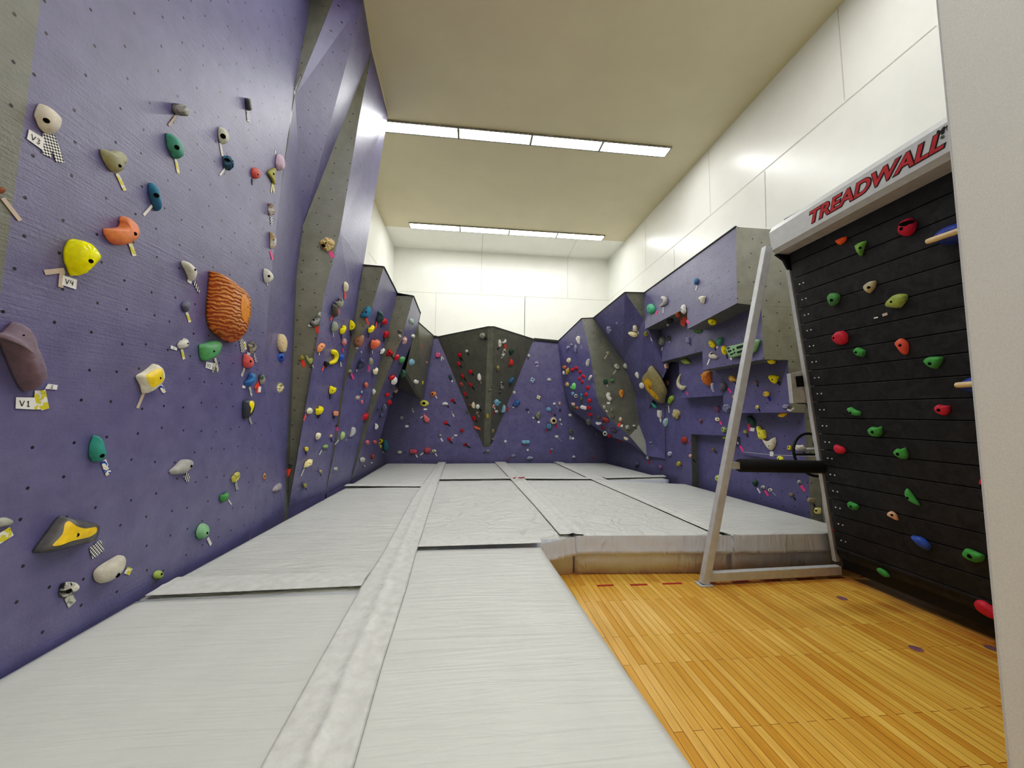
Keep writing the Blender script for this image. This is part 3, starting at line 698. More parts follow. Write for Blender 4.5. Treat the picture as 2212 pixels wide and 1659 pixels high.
text('lettering', 'M6', 'ink', h2 + hd * ((m0 - h2).dot(hd)) + up_o * hh * .70, hd, up_o, nf, size * .36, TM, .3, .001, .003, 1.1)
r0 = aP(2035, 314, h2, nf)
text('lettering', '\u00ae', 'ink', h2 + hd * ((r0 - h2).dot(hd)) + up_o * hh * .53, hd, up_o, nf, size * .20, TM, 0, .001, 0, 1)
# control box with screen, its wire and the angle wheel
def slab(pts, y, depth): a_ = [aY(*q, y) for q in pts]; return a_ + [x + V((.02, depth, 0)) for x in a_]
mb = MB(); mb.hexa(slab(((1714, 871), (1748.6, 870), (1738, 801), (1707.5, 806.5)), YT + .1, .08)); cb = mb.build('control_box', 'hood', TM, bevel=.004)
mb = MB(); mb.hexa(slab(((1721, 836), (1737, 834.5), (1734.5, 811.5), (1718.5, 813)), YT + .094, .01)); sc_ = mb.build('screen', 'blackrubber', cb)
mb = MB(); mb.tube([aY(x, y, YT + .12) for x, y in ((1722, 871), (1742, 872), (1746, 882), (1753, 891), (1757, 900), (1758, 930), (1757, 960), (1763, 975), (1764, 995))], .007, 6); mb.build('cable', 'blackrubber', TM, True)
wc = aY(1756, 982, YT + .25); rr = .255
mb = MB(); pts = [wc + V((rr * math.cos(i * PI / 20), .05 * math.sin(i * PI / 20), rr * math.sin(i * PI / 20))) for i in range(41)]; mb.tube(pts, .016, 8, 0, False)
mb.tube([wc - V((rr, 0, 0)), wc + V((rr, 0, 0))], .014, 8); wheel = mb.build('hand_wheel', 'blackrubber', TM, True)
mb = MB(); mb.tube([aY(1734, 971, YT + .2), aY(1772, 969, YT + .1)], .016, 8); mb.tube([aY(1724, 969, YT + .2), aY(1737, 970, YT + .2)], .03, 10); mb.build('wheel_shaft', 'metal', TM, True)
mb = MB(); mb.tube([aY(1804, 1139, YT + .05), aY(1802, 1148, YT + .02)], .018, 8); mb.build('red_pull_pin', 'red', TM, True)
# ================================================================ HOLDS: builder
BVH = BVHTree.FromPolygons(SURF_V, SURF_F)
KEY = dict(gr=(150, 150, 145), lg=(192, 192, 184), dg=(84, 86, 86), bk=(36, 36, 40), wh=(226, 222, 212), w2=(205, 202, 190), cr=(216, 206, 172), tan=(190, 165, 120),
           be=(196, 176, 138), ye=(236, 200, 22), y2=(200, 165, 40), py=(205, 198, 110), rd=(172, 22, 44), r2=(130, 30, 50), bri=(160, 66, 60), bl=(42, 78, 155), nb=(48, 60, 86), te=(66, 134, 122),
           tb=(44, 98, 126), lb=(116, 160, 184), l2=(168, 186, 208), gn=(74, 140, 82), pg=(150, 170, 100), ol=(132, 130, 60), dgn=(52, 84, 70), pk=(190, 108, 116), br=(136, 102, 86), ob=(170, 98, 44),
           sal=(206, 122, 88), bg=(78, 84, 106), b2=(132, 136, 158), pu=(112, 98, 116))
HM = {}
def hold_mat(c, gloss=.55):
    k = (str(c), gloss)
    if k in HM: return HM[k]
    two = None
    if isinstance(c, str):
        if '/' in c: a, b = c.split('/'); c, two = KEY[a], KEY[b]
        else: c = KEY[c]
    t = NT('hold_resin_%d' % len(HM)); br = 1.13
    c = tuple(min(250, v * br) for v in c)
    if two: n = t.noise(16, 5, .65, dist=.8); r = t.ramp([(.42, c), (.58, two)])
    else: n = t.noise(22, 4, .6); r = t.ramp([(.3, tuple(v * .9 for v in c)), (.7, tuple(min(255, v * 1.06) for v in c))])
    t.l(n, 0, r, 0); f = t.noise(160, 2); b = t.bump(f, 0, .12, .003); t.bump(n, 0, .12, .006, b)
    HM[k] = t.set((r, 0), gloss, .4); return HM[k]
M['hole'] = plain('dark_recess', (20, 18, 18), .9, .1)
CT = [0, 0, 1.0]; GRP = ['']; LAST = [None]; SEEN = {}; NH = [0]
def Z(ox, oy, s, grp=None):
    CT[:] = [ox, oy, s]
    if grp: GRP[0] = grp
def px(x, y): return CT[0] + x * CT[2], CT[1] + y * CT[2]
def hit(x, y):
    d = ray(x, y); loc, n, i, dist = BVH.ray_cast(EYE, d.normalized())
    if loc is None: return None
    if n.dot(d) > 0: n = -n
    return loc, n.normalized()
def outline(kind, w, h, rot, seed, n=22):
    rnd = random.Random(seed); P_ = []
    ph = rnd.random() * 6
    for i in range(n):
        a = 2 * PI * i / n; c, s = math.cos(a), math.sin(a); r = 1.0
        if kind in 'or': r = 1 + .05 * math.sin(2 * a + ph) + .03 * math.sin(3 * a + ph * 2)
        elif kind == 'e': r = 1; c *= (.82 + .18 * s)
        elif kind == 'q': r = min(1 / max(abs(c), 1e-3), 1 / max(abs(s), 1e-3)); r = min(r, 1.22) * .98
        elif kind == 'b': r = min(1 / max(abs(s), 1e-3), 1.06 / max(abs(c), .75))
        elif kind == 'l': r = 1; s *= (1 - .75 * abs(c) ** 2.2)
        elif kind == 't': s2 = (s + 1) / 2; c *= 1.1 - .85 * s2
        elif kind == 'D': s = max(s, -.35)
        elif kind == 'h': r = 1 - .42 * max(0, -s) ** 6 + .1 * abs(c)
        elif kind == 'k': r = 1 - .5 * math.exp(-((a - PI * .5 + .0) / .55) ** 2) + .05 * math.sin(3 * a)
        elif kind == 's': r = .8 + .22 * math.cos(4 * a + ph)
        elif kind == 'c': r = 1 + rnd.uniform(-.2, .12)
        x, y = c * r * w / 2, s * r * h / 2
        ca, sa = math.cos(math.radians(rot)), math.sin(math.radians(rot))
        P_.append((x * ca - y * sa, x * sa + y * ca))
    return P_
def smooth_poly(pts, sub=3):
    n = len(pts); o = []
    for i in range(n):
        p0, p1, p2, p3 = pts[i - 1], pts[i], pts[(i + 1) % n], pts[(i + 2) % n]
        for k in range(sub):
            t = k / sub; q = []
            for d in (0, 1):
                a, b, c, e = p0[d], p1[d], p2[d], p3[d]
                q.append(.5 * (2 * b + (c - a) * t * 1.0 + (2 * a - 5 * b + 4 * c - e) * t * t * 1.0 + (3 * b - a - 3 * c + e) * t ** 3))
            o.append((lerp2(lerp(p1[0], p2[0], t), q[0], .75), lerp2(lerp(p1[1], p2[1], t), q[1], .75)))
    return o
def lerp2(a, b, t): return a + (b - a) * t
def make_dome(out, hx, hy, col, label, D=None, craggy=False, gloss=.55, parent=None, pname=None, flat=False, bump0=0.0, name=None, surf=None):
    """out: outline in picture pixels round (hx, hy); the base lies on the wall, the body domes out of it"""
    r = surf or hit(hx, hy)
    if r is None: print('NO SURFACE', label, hx, hy); return None
    loc, n = r; d0 = ray(hx, hy).normalized(); cosv = max(.12, -d0.dot(n)); tanv = math.sqrt(max(0, 1 - cosv * cosv)) / cosv
    e = (d0 + n * cosv); e = e.normalized() if e.length > 1e-3 else n.orthogonal().normalized(); g = n.cross(e).normalized()
    Q = []
    for x, y in out:
        dr = ray(x, y); den = dr.dot(n)
        if den > -.02: den = -.02
        p = EYE + dr * ((loc - EYE).dot(n) / den) - loc; Q.append([p.dot(e), p.dot(g)])
    ea = [q[0] for q in Q]; ga = [q[1] for q in Q]; We, Wg = max(ea) - min(ea), max(ga) - min(ga)
    if parent is None:
        if D is None: D = min(.30 * min(We, Wg) + .012, .42 * Wg, .13)
        W2 = max(.42 * We, We - .75 * D * tanv); k = min(1, W2 / max(We, 1e-4))
        ce = (max(ea) + min(ea)) / 2
        for q in Q: q[0] = (q[0] - ce) * k + ce
        # the middle of the body, not its foot, sits on the sight line
        sh = -.38 * D * tanv
        for q in Q: q[0] += sh * -1 * -1
    cx_, cy_ = sum(q[0] for q in Q) / len(Q), sum(q[1] for q in Q) / len(Q)
    rnd = random.Random(NH[0] * 13 + 5); N = len(Q); vs, fs = [], []
    prof = [(1, 0), (1.0, .12), (.94, .46), (.80, .76), (.58, .94), (.3, 1.0)] if not flat else [(1, 0), (1.0, .55), (.95, .86), (.85, .97), (.5, 1.0), (.25, 1.0)]
    for rr, hh_ in prof:
        for q in Q:
            jx = 1 + (rnd.uniform(-.12, .12) if craggy and rr < 1 else 0); jh = hh_ * (1 + (rnd.uniform(-.28, .18) if craggy and .2 < rr < .97 else 0))
            u, v_ = cx_ + (q[0] - cx_) * rr * jx, cy_ + (q[1] - cy_) * rr * jx
            vs.append(loc + e * u + g * v_ + n * (D * jh + .0025))
    k = len(vs); vs.append(loc + e * cx_ + g * cy_ + n * (D + .0025))
    for i in range(len(prof) - 1):
        for j in range(N): j2 = (j + 1) % N; fs.append((i * N + j, i * N + j2, (i + 1) * N + j2, (i + 1) * N + j))
    for j in range(N): fs.append(((len(prof) - 1) * N + j, (len(prof) - 1) * N + (j + 1) % N, k))
    fs.append(tuple(reversed(range(N))))
    return finish(vs, fs, hold_mat(col, gloss), label, loc, n, parent, pname, not craggy, name)
def finish(vs, fs, mat, label, loc, n, parent, pname, smooth, name):
    # winding outward
    c = sum(vs, V()) / len(vs); f = fs[len(fs) // 2]; a, b, d = vs[f[0]], vs[f[1]], vs[f[2]]
    if (b - a).cross(d - a).dot((a + b + d) / 3 - c) < 0: fs = [tuple(reversed(f)) for f in fs]
    nm = pname or name or ('foothold' if 'foothold' in label else 'climbing_hold')
    if parent is None:
        o = pymesh(nm, [v_ - loc for v_ in vs], fs, mat, None, smooth); o.location = loc; NH[0] += 1
        if label in SEEN: print('DUP LABEL', label)
        SEEN[label] = 1; tag(o, label, 'foothold' if nm == 'foothold' else 'climbing hold', GRP[0])
        LAST[0] = dict(o=o, loc=loc, n=n, label=label, bvh=BVHTree.FromPolygons(vs, fs), vs=vs)
    else:
        pl = parent['loc']; o = pymesh(nm, [v_ - pl for v_ in vs], fs, mat, None, smooth); o.parent = parent['o']
    return o
def H(kind, x, y, w, h, rot, col, label, D=None, gloss=.55):
    s = CT[2]; hx, hy = px(x, y); big = max(w, h) * s
    out = [(hx + a, hy + b) for a, b in outline(kind, w * s, h * s, rot, NH[0] * 7 + 3, 24 if big > 22 else 14)]
    return make_dome(out, hx, hy, col, label, D, kind == 'c', gloss, flat=(kind in 'qb'))
def P(pts, col, label, D=None, gloss=.55, craggy=False, flat=False):
    q = [px(*map(float, a.split(','))) for a in pts.split()]
    hx, hy = sum(a for a, b in q) / len(q), sum(b for a, b in q) / len(q)
    return make_dome(smooth_poly(q), hx, hy, col, label, D, craggy, gloss, flat=flat)
def face(pts, col, D=.012, gloss=.35, nm='coloured_face'):
    """a differently coloured face lying over the last hold: its outline is draped on the hold's own surface"""
    q = smooth_poly([px(*map(float, a.split(','))) for a in pts.split()], 3); L_ = LAST[0]; vs = []
    hx, hy = sum(a for a, b in q) / len(q), sum(b for a, b in q) / len(q); N = len(q)
    for rr in (1.0, .8, .55, .3):
        for x, y in q:
            r_ = L_['bvh'].ray_cast(EYE, ray(hx + (x - hx) * rr, hy + (y - hy) * rr).normalized())
            p = r_[0] if r_[0] is not None else None
            vs.append((p - ray(hx, hy).normalized() * .004) if p is not None else None)
    good = [v_ for v_ in vs if v_ is not None]
    if len(good) < 6: return
    for i, v_ in enumerate(vs):
        if v_ is None:
            x, y = q[i % N]; best = min(good, key=lambda w_: 0 if False else (proj(w_)[0] - x) ** 2 + (proj(w_)[1] - y) ** 2); vs[i] = best
    r_ = L_['bvh'].ray_cast(EYE, ray(hx, hy).normalized())[0]; k = len(vs); vs.append((r_ if r_ is not None else vs[-1]) - ray(hx, hy).normalized() * .004)
    fs = [(i * N + j, i * N + (j + 1) % N, (i + 1) * N + (j + 1) % N, (i + 1) * N + j) for i in range(3) for j in range(N)] + [(3 * N + j, 3 * N + (j + 1) % N, k) for j in range(N)]
    pl = L_['loc']; o = pymesh(nm, [v_ - pl for v_ in vs], fs, hold_mat(col, gloss), None, True); o.parent = L_['o']; o['label'] = 'differently coloured face'
def proj(p):
    d = RW.transposed() @ (p - EYE); return CX + F * d.x / d.z, CY + F * d.y / d.z
def B(x, y, s, ry_=None):
    """dark bolt hole or pocket on the last hold"""
    L_ = LAST[0]
    if not L_: return
    qx, qy = px(x, y); d = ray(qx, qy).normalized(); r = L_['bvh'].ray_cast(EYE, d)
    if r[0] is None: r = L_['bvh'].find_nearest(L_['loc'] + L_['n'] * .1)
    loc, n = r[0], r[1]; n = -n if n.dot(d) > 0 else n; n = (n - d * .8).normalized()
    dist = (loc - EYE).length; rad = s * CT[2] * .5 * dist / F * .78
    a = n.orthogonal().normalized(); b = n.cross(a); pl = L_['loc']; N = 14
    zz = V((0, 0, 1)); b = (zz - n * zz.dot(n)).normalized(); a = b.cross(n); fy = (ry_ * CT[2] * .5 * dist / F * .8) if ry_ else rad
    vs = [loc + n * .003 + a * math.cos(2 * PI * i / N) * rad + b * math.sin(2 * PI * i / N) * fy for i in range(N)] + [loc + n * .0005 + a * math.cos(2 * PI * i / N) * rad * 1.12 + b * math.sin(2 * PI * i / N) * fy * 1.12 for i in range(N)]
    fs = [tuple(range(N))] + [(i, N + i, N + (i + 1) % N, (i + 1) % N) for i in range(N)]
    o = pymesh('bolt_hole', [v_ - pl for v_ in vs], fs, 'hole'); o.parent = L_['o']
def tube_hold(pts, rs, col, label, gloss=.5):
    """a hold bent along a curved spine"""
    q = [px(*map(float, a.split(','))) for a in pts.split()]; s = CT[2]
    hx, hy = sum(a for a, b in q) / len(q), sum(b for a, b in q) / len(q); r = hit(hx, hy)
    if r is None: print('NO SURFACE', label); return
    loc, n = r; dist = (loc - EYE).length; R_ = [x * s * dist / F * .9 for x in rs]
    sp = [aP(x, y, loc + n * (.55 * a), n) for (x, y), a in zip(q, R_)]
    # smooth spine
    S, RR = [], []
    for i in range(len(sp) - 1):
        p0, p1, p2, p3 = sp[max(i - 1, 0)], sp[i], sp[i + 1], sp[min(i + 2, len(sp) - 1)]
        for k in range(5):
            t = k / 5; S.append(.5 * (2 * p1 + (p2 - p0) * t + (2 * p0 - 5 * p1 + 4 * p2 - p3) * t * t + (3 * p1 - p0 - 3 * p2 + p3) * t ** 3)); RR.append(lerp2(R_[i], R_[i + 1], t))
    S.append(sp[-1]); RR.append(R_[-1])
    S = [S[0] + (S[0] - S[1]).normalized() * RR[0] * .8] + S + [S[-1] + (S[-1] - S[-2]).normalized() * RR[-1] * .8]; RR = [RR[0] * .45] + RR + [RR[-1] * .45]
    mb = MB(); mb.tube(S, RR, 12)
    return finish(mb.v, mb.f, hold_mat(col, gloss), label, loc, n, None, None, True, None)
# ---- tapes and cards
def pattern(name, kind):
    t = NT(name); uv = t.n('ShaderNodeUVMap')
    if kind == 'checked':
        c = t.n('ShaderNodeTexChecker'); c.inputs['Scale'].default_value = 1; c.inputs['Color1'].default_value = lin((235, 235, 232)); c.inputs['Color2'].default_value = lin((25, 25, 28))
        mp = t.n('ShaderNodeMapping'); mp.inputs['Scale'].default_value = (95, 95, 1); mp.inputs['Rotation'].default_value = (0, 0, .5); t.l(uv, 0, mp, 0); t.l(mp, 0, c, 'Vector'); return t.set((c, 0), .5)
    mp = t.n('ShaderNodeMapping'); t.l(uv, 0, mp, 0)
    if kind == 'striped':
        w_ = t.n('ShaderNodeTexWave'); w_.inputs['Scale'].default_value = 1; mp.inputs['Scale'].default_value = (14, 14, 1); mp.inputs['Rotation'].default_value = (0, 0, .9)
        t.l(mp, 0, w_, 'Vector'); r = t.ramp([(.5, (28, 28, 30)), (.55, (232, 232, 230))]); t.l(w_, 0, r, 0); return t.set((r, 0), .5)
    n = t.n('ShaderNodeTexNoise'); n.inputs['Scale'].default_value = 1; n.inputs['Detail'].default_value = 2; mp.inputs['Scale'].default_value = (28, 28, 1); t.l(mp, 0, n, 'Vector')
    st = {'yellow': [(.40, (238, 236, 226)), (.47, (214, 204, 60)), (.60, (214, 204, 60)), (.66, (60, 58, 50))], 'camo': [(.40, (205, 203, 190)), (.52, (140, 142, 126)), (.62, (74, 78, 70))],
          'multi': [(.38, (40, 80, 160)), (.46, (240, 238, 232)), (.56, (235, 200, 120)), (.64, (180, 60, 50))]}[kind]
    r = t.ramp(st, 'CONSTANT'); t.l(n, 0, r, 0); return t.set((r, 0), .5)
TM_ = {k: pattern(k + '_tape', k) for k in ('checked', 'striped', 'yellow', 'camo', 'multi')}
for k, c in dict(pink=(236, 88, 142), orange=(240, 84, 54), coral=(236, 104, 104), black=(24, 24, 28), dark=(46, 38, 62), white=(228, 226, 218), tan=(196, 178, 162), red=(176, 44, 52), blue=(44, 44, 140), grey=(150, 148, 160)).items():
    TM_[k] = plain(k + '_tape', c, .55, .3, var=.04)
WORD = dict(checked='black-and-white checked', striped='diagonally striped', yellow='yellow patterned', camo='mottled grey-green', multi='multicoloured', pink='bright pink', orange='bright orange', coral='coral pink', black='black', dark='dark purple', white='white', tan='tan', red='red', blue='dark blue', grey='grey')
TSEEN = {}
def T(kind, *seg, w=30, lab=None):
    """a strip of route tape stuck to the wall under the last hold; several strips of four numbers make one forked tape"""
    L_ = LAST[0]
    if not L_: return
    loc, n = L_['loc'], L_['n']; mb = MB(); uvs = []
    for i in range(0, len(seg), 4):
        a, b = px(seg[i], seg[i + 1]), px(seg[i + 2], seg[i + 3])
        r = hit((a[0] + b[0]) / 2, (a[1] + b[1]) / 2)
        if r: loc, n = r
        p, q = aP(*a, loc + n * .003, n), aP(*b, loc + n * .003, n); L2 = (q - p).length
        dist = (p - EYE).length; wd = w * CT[2] * dist / F; d = (q - p).normalized(); tt = d.cross(n).normalized() * wd / 2; o_ = n * .002
        # widen for obliquity only across the strip's own direction
        sx_ = proj(p + tt), proj(p - tt); wpx = math.hypot(sx_[0][0] - sx_[1][0], sx_[0][1] - sx_[1][1]); kf = min(2.2, max(1, w * CT[2] / max(wpx, .1))); tt *= kf
        mb.hexa([p - tt, p + tt, q + tt, q - tt, p - tt + o_, p + tt + o_, q + tt + o_, q - tt + o_])
        uvs.append((p, d, tt.normalized()))
    o = pymesh('route_tape', mb.v, mb.f, TM_[kind], None)
    uv = o.data.uv_layers.new(name='UVMap'); p, d, t_ = uvs[0]
    for lp in o.data.loops:
        c = o.data.vertices[lp.vertex_index].co - p; uv.data[lp.index].uv = (c.dot(t_), c.dot(d))
    base_ = L_['label'].split(', ')[0]; s_ = lab or f"{WORD[kind]} tape {'fork' if len(seg) > 4 else 'strip'} at the {L_['label']}"
    if s_ in TSEEN: s_ = s_.replace(' tape ', ' second tape ')
    if s_ in TSEEN: print('DUP TAPE', s_)
    TSEEN[s_] = 1; tag(o, s_, 'tape', 'route tapes on the climbing walls')
STROKE = {'V': [((0, 1), (.45, 0)), ((.45, 0), (.9, 1))], '1': [((.25, .8), (.5, 1)), ((.5, 1), (.5, 0)), ((.2, 0), (.8, 0))], '2': [((.1, .8), (.35, 1)), ((.35, 1), (.7, .9)), ((.7, .9), (.65, .6)), ((.65, .6), (.1, 0)), ((.1, 0), (.8, 0))],
          '3': [((.1, .95), (.5, 1)), ((.5, 1), (.7, .8)), ((.7, .8), (.35, .55)), ((.35, .55), (.72, .3)), ((.72, .3), (.5, 0)), ((.5, 0), (.1, .1))], '4': [((.15, 1), (.1, .5)), ((.1, .5), (.8, .5)), ((.7, 1), (.65, 0))]}
def card(pts, body, label):
    q = [px(*map(float, a.split(','))) for a in pts.split()]; hx, hy = sum(a for a, b in q) / 4, sum(b for a, b in q) / 4
    r = hit(hx, hy)
    if r is None: print('NO SURFACE card', label); return
    loc, n = r; v_ = [aP(x, y, loc + n * .006, n) for x, y in q]; b = [p - n * .002 for p in v_]
    o = pymesh('grade_card', [p - loc for p in b + v_], [(3, 2, 1, 0), (4, 5, 6, 7), (0, 1, 5, 4), (1, 2, 6, 5), (2, 3, 7, 6), (3, 0, 4, 7)], 'card'); o.location = loc
    if label in SEEN: print('DUP LABEL', label)
    SEEN[label] = 1; tag(o, label, 'card', 'white grade cards')
    if not body: return
    x0, xv_, yv = v_[3], v_[2] - v_[3], v_[0] - v_[3]; mb = MB(); nch = len(body)
    for i, ch in enumerate(body):
        for (ax, ay), (bx, by) in STROKE[ch]:
            f = lambda u, w_: x0 + xv_ * (.17 + (i + u * .85) * (.66 / nch)) + yv * (.24 + .5 * w_) + n * .002
            mb.bar(f(ax, ay), f(bx, by), yv.length * .055, .001, n)
    m = mb.build('lettering', 'ink'); m.data.transform(Matrix.Translation(-loc)); m.parent = o
# ================================================================ HOLDS: big purple wall on the near left
G_ = 'holds on the big purple wall'
Z(0, 180, .18083, G_)
P('480,265 520,250 610,290 700,360 755,430 745,480 710,545 620,605 530,590 450,520 420,440 400,385 430,320', (186, 180, 166), 'pale grey pitted jug hold beside the V3 card'); B(555, 445, 38)
T('checked', 568, 600, 555, 865, 600, 605, 718, 945, w=62)
card('350,550 525,655 515,800 325,665', 'V3', 'white card reading V3 under the pale grey pitted jug')
P('2065,285 2110,250 2165,248 2205,290 2215,350 2165,385 2105,375 2070,335', 'gr/dg', 'faceted grey knob, high on the big purple wall', .09, flat=True); T('tan', 2100, 390, 2015, 505, w=18)
P('1190,790 1230,785 1290,820 1380,805 1470,815 1530,870 1540,930 1510,965 1470,975 1465,1040 1400,1065 1330,1050 1250,960 1195,860', (138, 138, 112), 'grey and olive curled hold with a pointed tail'); B(1430, 985, 28); T('yellow', 1395, 1075, 1490, 1280, w=32)
P('1990,600 2060,610 2140,660 2190,740 2205,830 2180,890 2110,905 2060,870 1990,760 1985,690', (72, 128, 114), 'teal leaf-shaped hold above the blue kidney hold'); B(2112, 765, 40); T('yellow', 2098, 905, 2130, 1075, w=30)
P('1770,1230 1800,1195 1850,1195 1895,1240 1900,1320 1905,1400 1935,1480 1920,1520 1880,1525 1830,1470 1790,1380 1765,1300', 'tb', 'dark blue kidney-shaped hold above the salmon hook'); B(1868, 1338, 42); T('white', 1815, 1460, 1715, 1575, w=20)
H('o', 5, 1280, 150, 70, -8, (110, 66, 40), 'small brown hold on the grey panel at the edge'); T('tan', 30, 1370, 240, 1640, w=30)
Z(320, 180, .18083)
H('q', 1190, 250, 58, 145, -5, 'dg', 'small dark grey curved bar, top of big purple wall'); T('checked', 1192, 330, 1202, 465, w=52)
H('e', 895, 625, 150, 205, -10, (176, 178, 160), 'pale grey-green egg-shaped hold with a round pocket'); B(895, 632, 46); T('white', 860, 715, 888, 870, w=24)
H('c', 955, 950, 130, 170, -10, (44, 78, 98), 'small dark blue scooped hold below the egg-shaped one'); B(945, 915, 52, 30); T('white', 915, 1020, 855, 1100, w=16)
H('o', 1288, 1075, 122, 138, 0, (172, 78, 72), 'small brick-red rounded hold beside the olive triangle'); B(1310, 1090, 18); T('dark', 1240, 1140, 1243, 1215, w=14)
P('1525,1015 1510,1110 1505,1210 1470,1150 1415,1075 1440,1040', (132, 130, 62), 'flat olive triangular hold near the wall edge', .03, flat=True); B(1497, 1082, 24); T('yellow', 1484, 1195, 1468, 1305, 1490, 1195, 1503, 1305, w=18)
H('e', 1578, 945, 140, 198, 0, (172, 150, 166), 'mauve domed hold at the edge of the big wall'); T('white', 1512, 850, 1520, 800, w=10)
H('c', 1468, 1510, 70, 155, 0, 'lg/br', 'stone-grey hold at the edge, below the olive triangle'); T('striped', 1470, 1595, 1478, 1690, w=28)
Z(340, 480, .14467)
P('1710,145 1745,190 1765,280 1745,370 1700,400 1675,370 1690,300 1700,200', 'lg/tan', 'long slim cream hold at the big wall edge'); B(1735, 265, 16); T('pink', 1690, 430, 1720, 560, w=30)
P('1600,690 1680,740 1740,820 1720,870 1610,905 1575,800 1585,720', 'lg', 'small grey pointed hold right of the orange boulder'); B(1665, 805, 34); T('white', 1632, 910, 1645, 945, w=14)
P('355,580 420,585 510,640 590,720 595,770 560,850 540,880 500,860 430,730 350,630', (186, 184, 172), 'long pale grey tapered hold left of the orange boulder'); B(560, 710, 30); T('striped', 545, 885, 622, 1045, w=42)
card('455,850 515,885 505,925 450,890', '', 'small white card under the long pale grey tapered hold')
P('350,1240 400,1190 470,1180 495,1220 470,1270 450,1320 425,1340 365,1285', (96, 98, 116), 'small slate-blue knob left of the orange boulder'); T('yellow', 435, 1345, 485, 1495, w=38)
P('800,740 850,740 1000,800 1220,930 1330,1010 1410,1110 1425,1250 1420,1400 1395,1480 1310,1690 1200,1785 1120,1778 960,1712 800,1612 740,1492 720,1380 725,1240 745,1080 770,900 790,790', (176, 100, 42), 'large orange-brown boulder hold with ridged skin', .17, .4)
t = NT('ridged_orange'); w_ = t.n('ShaderNodeTexWave', bands_direction='Z'); tc_ = t.n('ShaderNodeTexCoord'); t.l(tc_, 'Object', w_, 'Vector')
w_.inputs['Scale'].default_value = 9; w_.inputs['Distortion'].default_value = 7; w_.inputs['Detail'].default_value = 3; w_.inputs['Detail Scale'].default_value = 1.4
r_ = t.ramp([(.2, (158, 84, 32)), (.8, (204, 128, 66))]); t.l(w_, 0, r_, 0); t.bump(w_, 0, .6, .02); LAST[0]['o'].data.materials[0] = t.set((r_, 0), .42, .4)
face('1270,1110 1340,1050 1400,1130 1415,1260 1400,1400 1330,1490 1270,1420 1250,1260', (198, 120, 50), nm='smooth_face'); B(1348, 1268, 18)
T('striped', 1250, 1745, 1280, 1940, w=60); T('yellow', 1300, 1780, 1320, 1900, w=28)
Z(0, 420, .18083)
P('1225,410 1330,405 1440,395 1475,350 1470,300 1500,270 1560,275 1640,330 1690,420 1690,470 1660,530 1580,580 1480,605 1380,600 1300,560 1235,480', 'sal', 'salmon hook-shaped hold above the lemon half-dome'); B(1613, 470, 34); T('yellow', 1555, 585, 1605, 735, w=38)
P('835,960 790,880 755,790 750,700 790,620 850,560 930,540 1030,555 1120,610 1190,680 1218,730 1190,780 1050,860 930,930 860,970', (222, 212, 10), 'glossy lemon-yellow half-dome hold above the V4 card', .11, .12); B(1085, 797, 38)
T('tan', 765, 905, 530, 932, 742, 915, 722, 1110, w=36)
card('755,965 920,1020 910,1135 740,1080', 'V4', 'white card reading V4 under the lemon half-dome')
Z(0, 680, .18083)
P('235,95 290,160 340,320 430,440 500,570 590,780 560,850 470,905 390,895 300,800 200,650 90,450 0,310 -150,260 -100,200 20,230 130,160', (112, 100, 112), 'big purple-grey rock-like hold above the V1 card', .11, .8); B(285, 245, 14)
T('yellow', 462, 905, 440, 1130, 492, 905, 538, 1130, w=54)
card('195,985 420,990 410,1130 190,1120', 'V1', 'white card reading V1 under the purple-grey rock-like hold')
card('575,825 690,840 680,895 540,885', '1', 'small numbered card at the lower tip of the rock-like hold')
P('1610,735 1700,690 1800,640 1885,590 1945,620 1980,690 1980,760 1940,820 1850,890 1750,940 1715,930 1690,850', (204, 200, 178), 'cream hold with a smooth yellow face, big purple wall'); face('1740,730 1800,680 1880,645 1935,645 1968,700 1966,765 1925,815 1830,868 1785,830', (226, 186, 50)); B(1910, 757, 28)
T('tan', 1715, 935, 1640, 1115, w=28); T('multi', 1915, 845, 1965, 930, w=38)
Z(0, 920, .2411)
P('800,150 825,95 850,85 880,105 910,190 955,250 950,290 910,320 850,320 800,270 790,200', (60, 132, 122), 'teal bean-shaped hold low on the big purple wall'); B(915, 267, 28); T('multi', 925, 312, 972, 435, w=34)
P('285,1125 380,1000 530,820 600,818 760,845 930,885 880,1040 700,1065 500,1115 350,1140', (84, 84, 86), 'black and yellow faceted volume hold near the mat', .10, .3)
face('470,1070 560,970 580,880 620,850 690,900 770,920 860,905 865,950 800,995 650,1030 540,1070', (222, 178, 44)); B(690, 978, 26); T('checked', 850, 1055, 880, 1155, w=72)
P('830,1310 880,1260 1000,1200 1090,1160 1130,1165 1142,1210 1120,1290 1060,1350 1000,1390 920,1410 850,1380', (184, 178, 162), 'smooth pale boulder hold just above the near mat'); B(1053, 1338, 30); T('yellow', 1125, 1292, 1172, 1308, w=36)
H('o', 1418, 1335, 105, 78, -20, (144, 162, 88), 'tiny green oval foothold at the near mat edge'); B(1447, 1328, 16)
P('535,1430 560,1410 620,1395 690,1405 725,1440 700,1480 650,1500 620,1520 560,1540 530,1500', 'w2/bk', 'black and cream blotched hold lowest on the big wall'); B(620, 1480, 28); T('camo', 610, 1520, 645, 1600, w=42)
P('-60,850 0,825 50,820 110,840 130,860 100,890 30,900 -40,910', (150, 150, 140), 'grey cap-shaped hold cut off by the left picture edge'); T('yellow', 20, 945, 55, 1020, w=66)
Z(340, 680, .14467)
P('285,450 340,390 380,380 420,350 465,380 480,430 450,480 380,500 320,500', 'lg', 'small grey lumpy hold left of the green shelf jug'); B(455, 428, 22); T('yellow', 360, 510, 395, 665, w=36)
card('205,455 295,495 290,535 200,505', '1', 'small numbered card left of the grey lumpy hold')
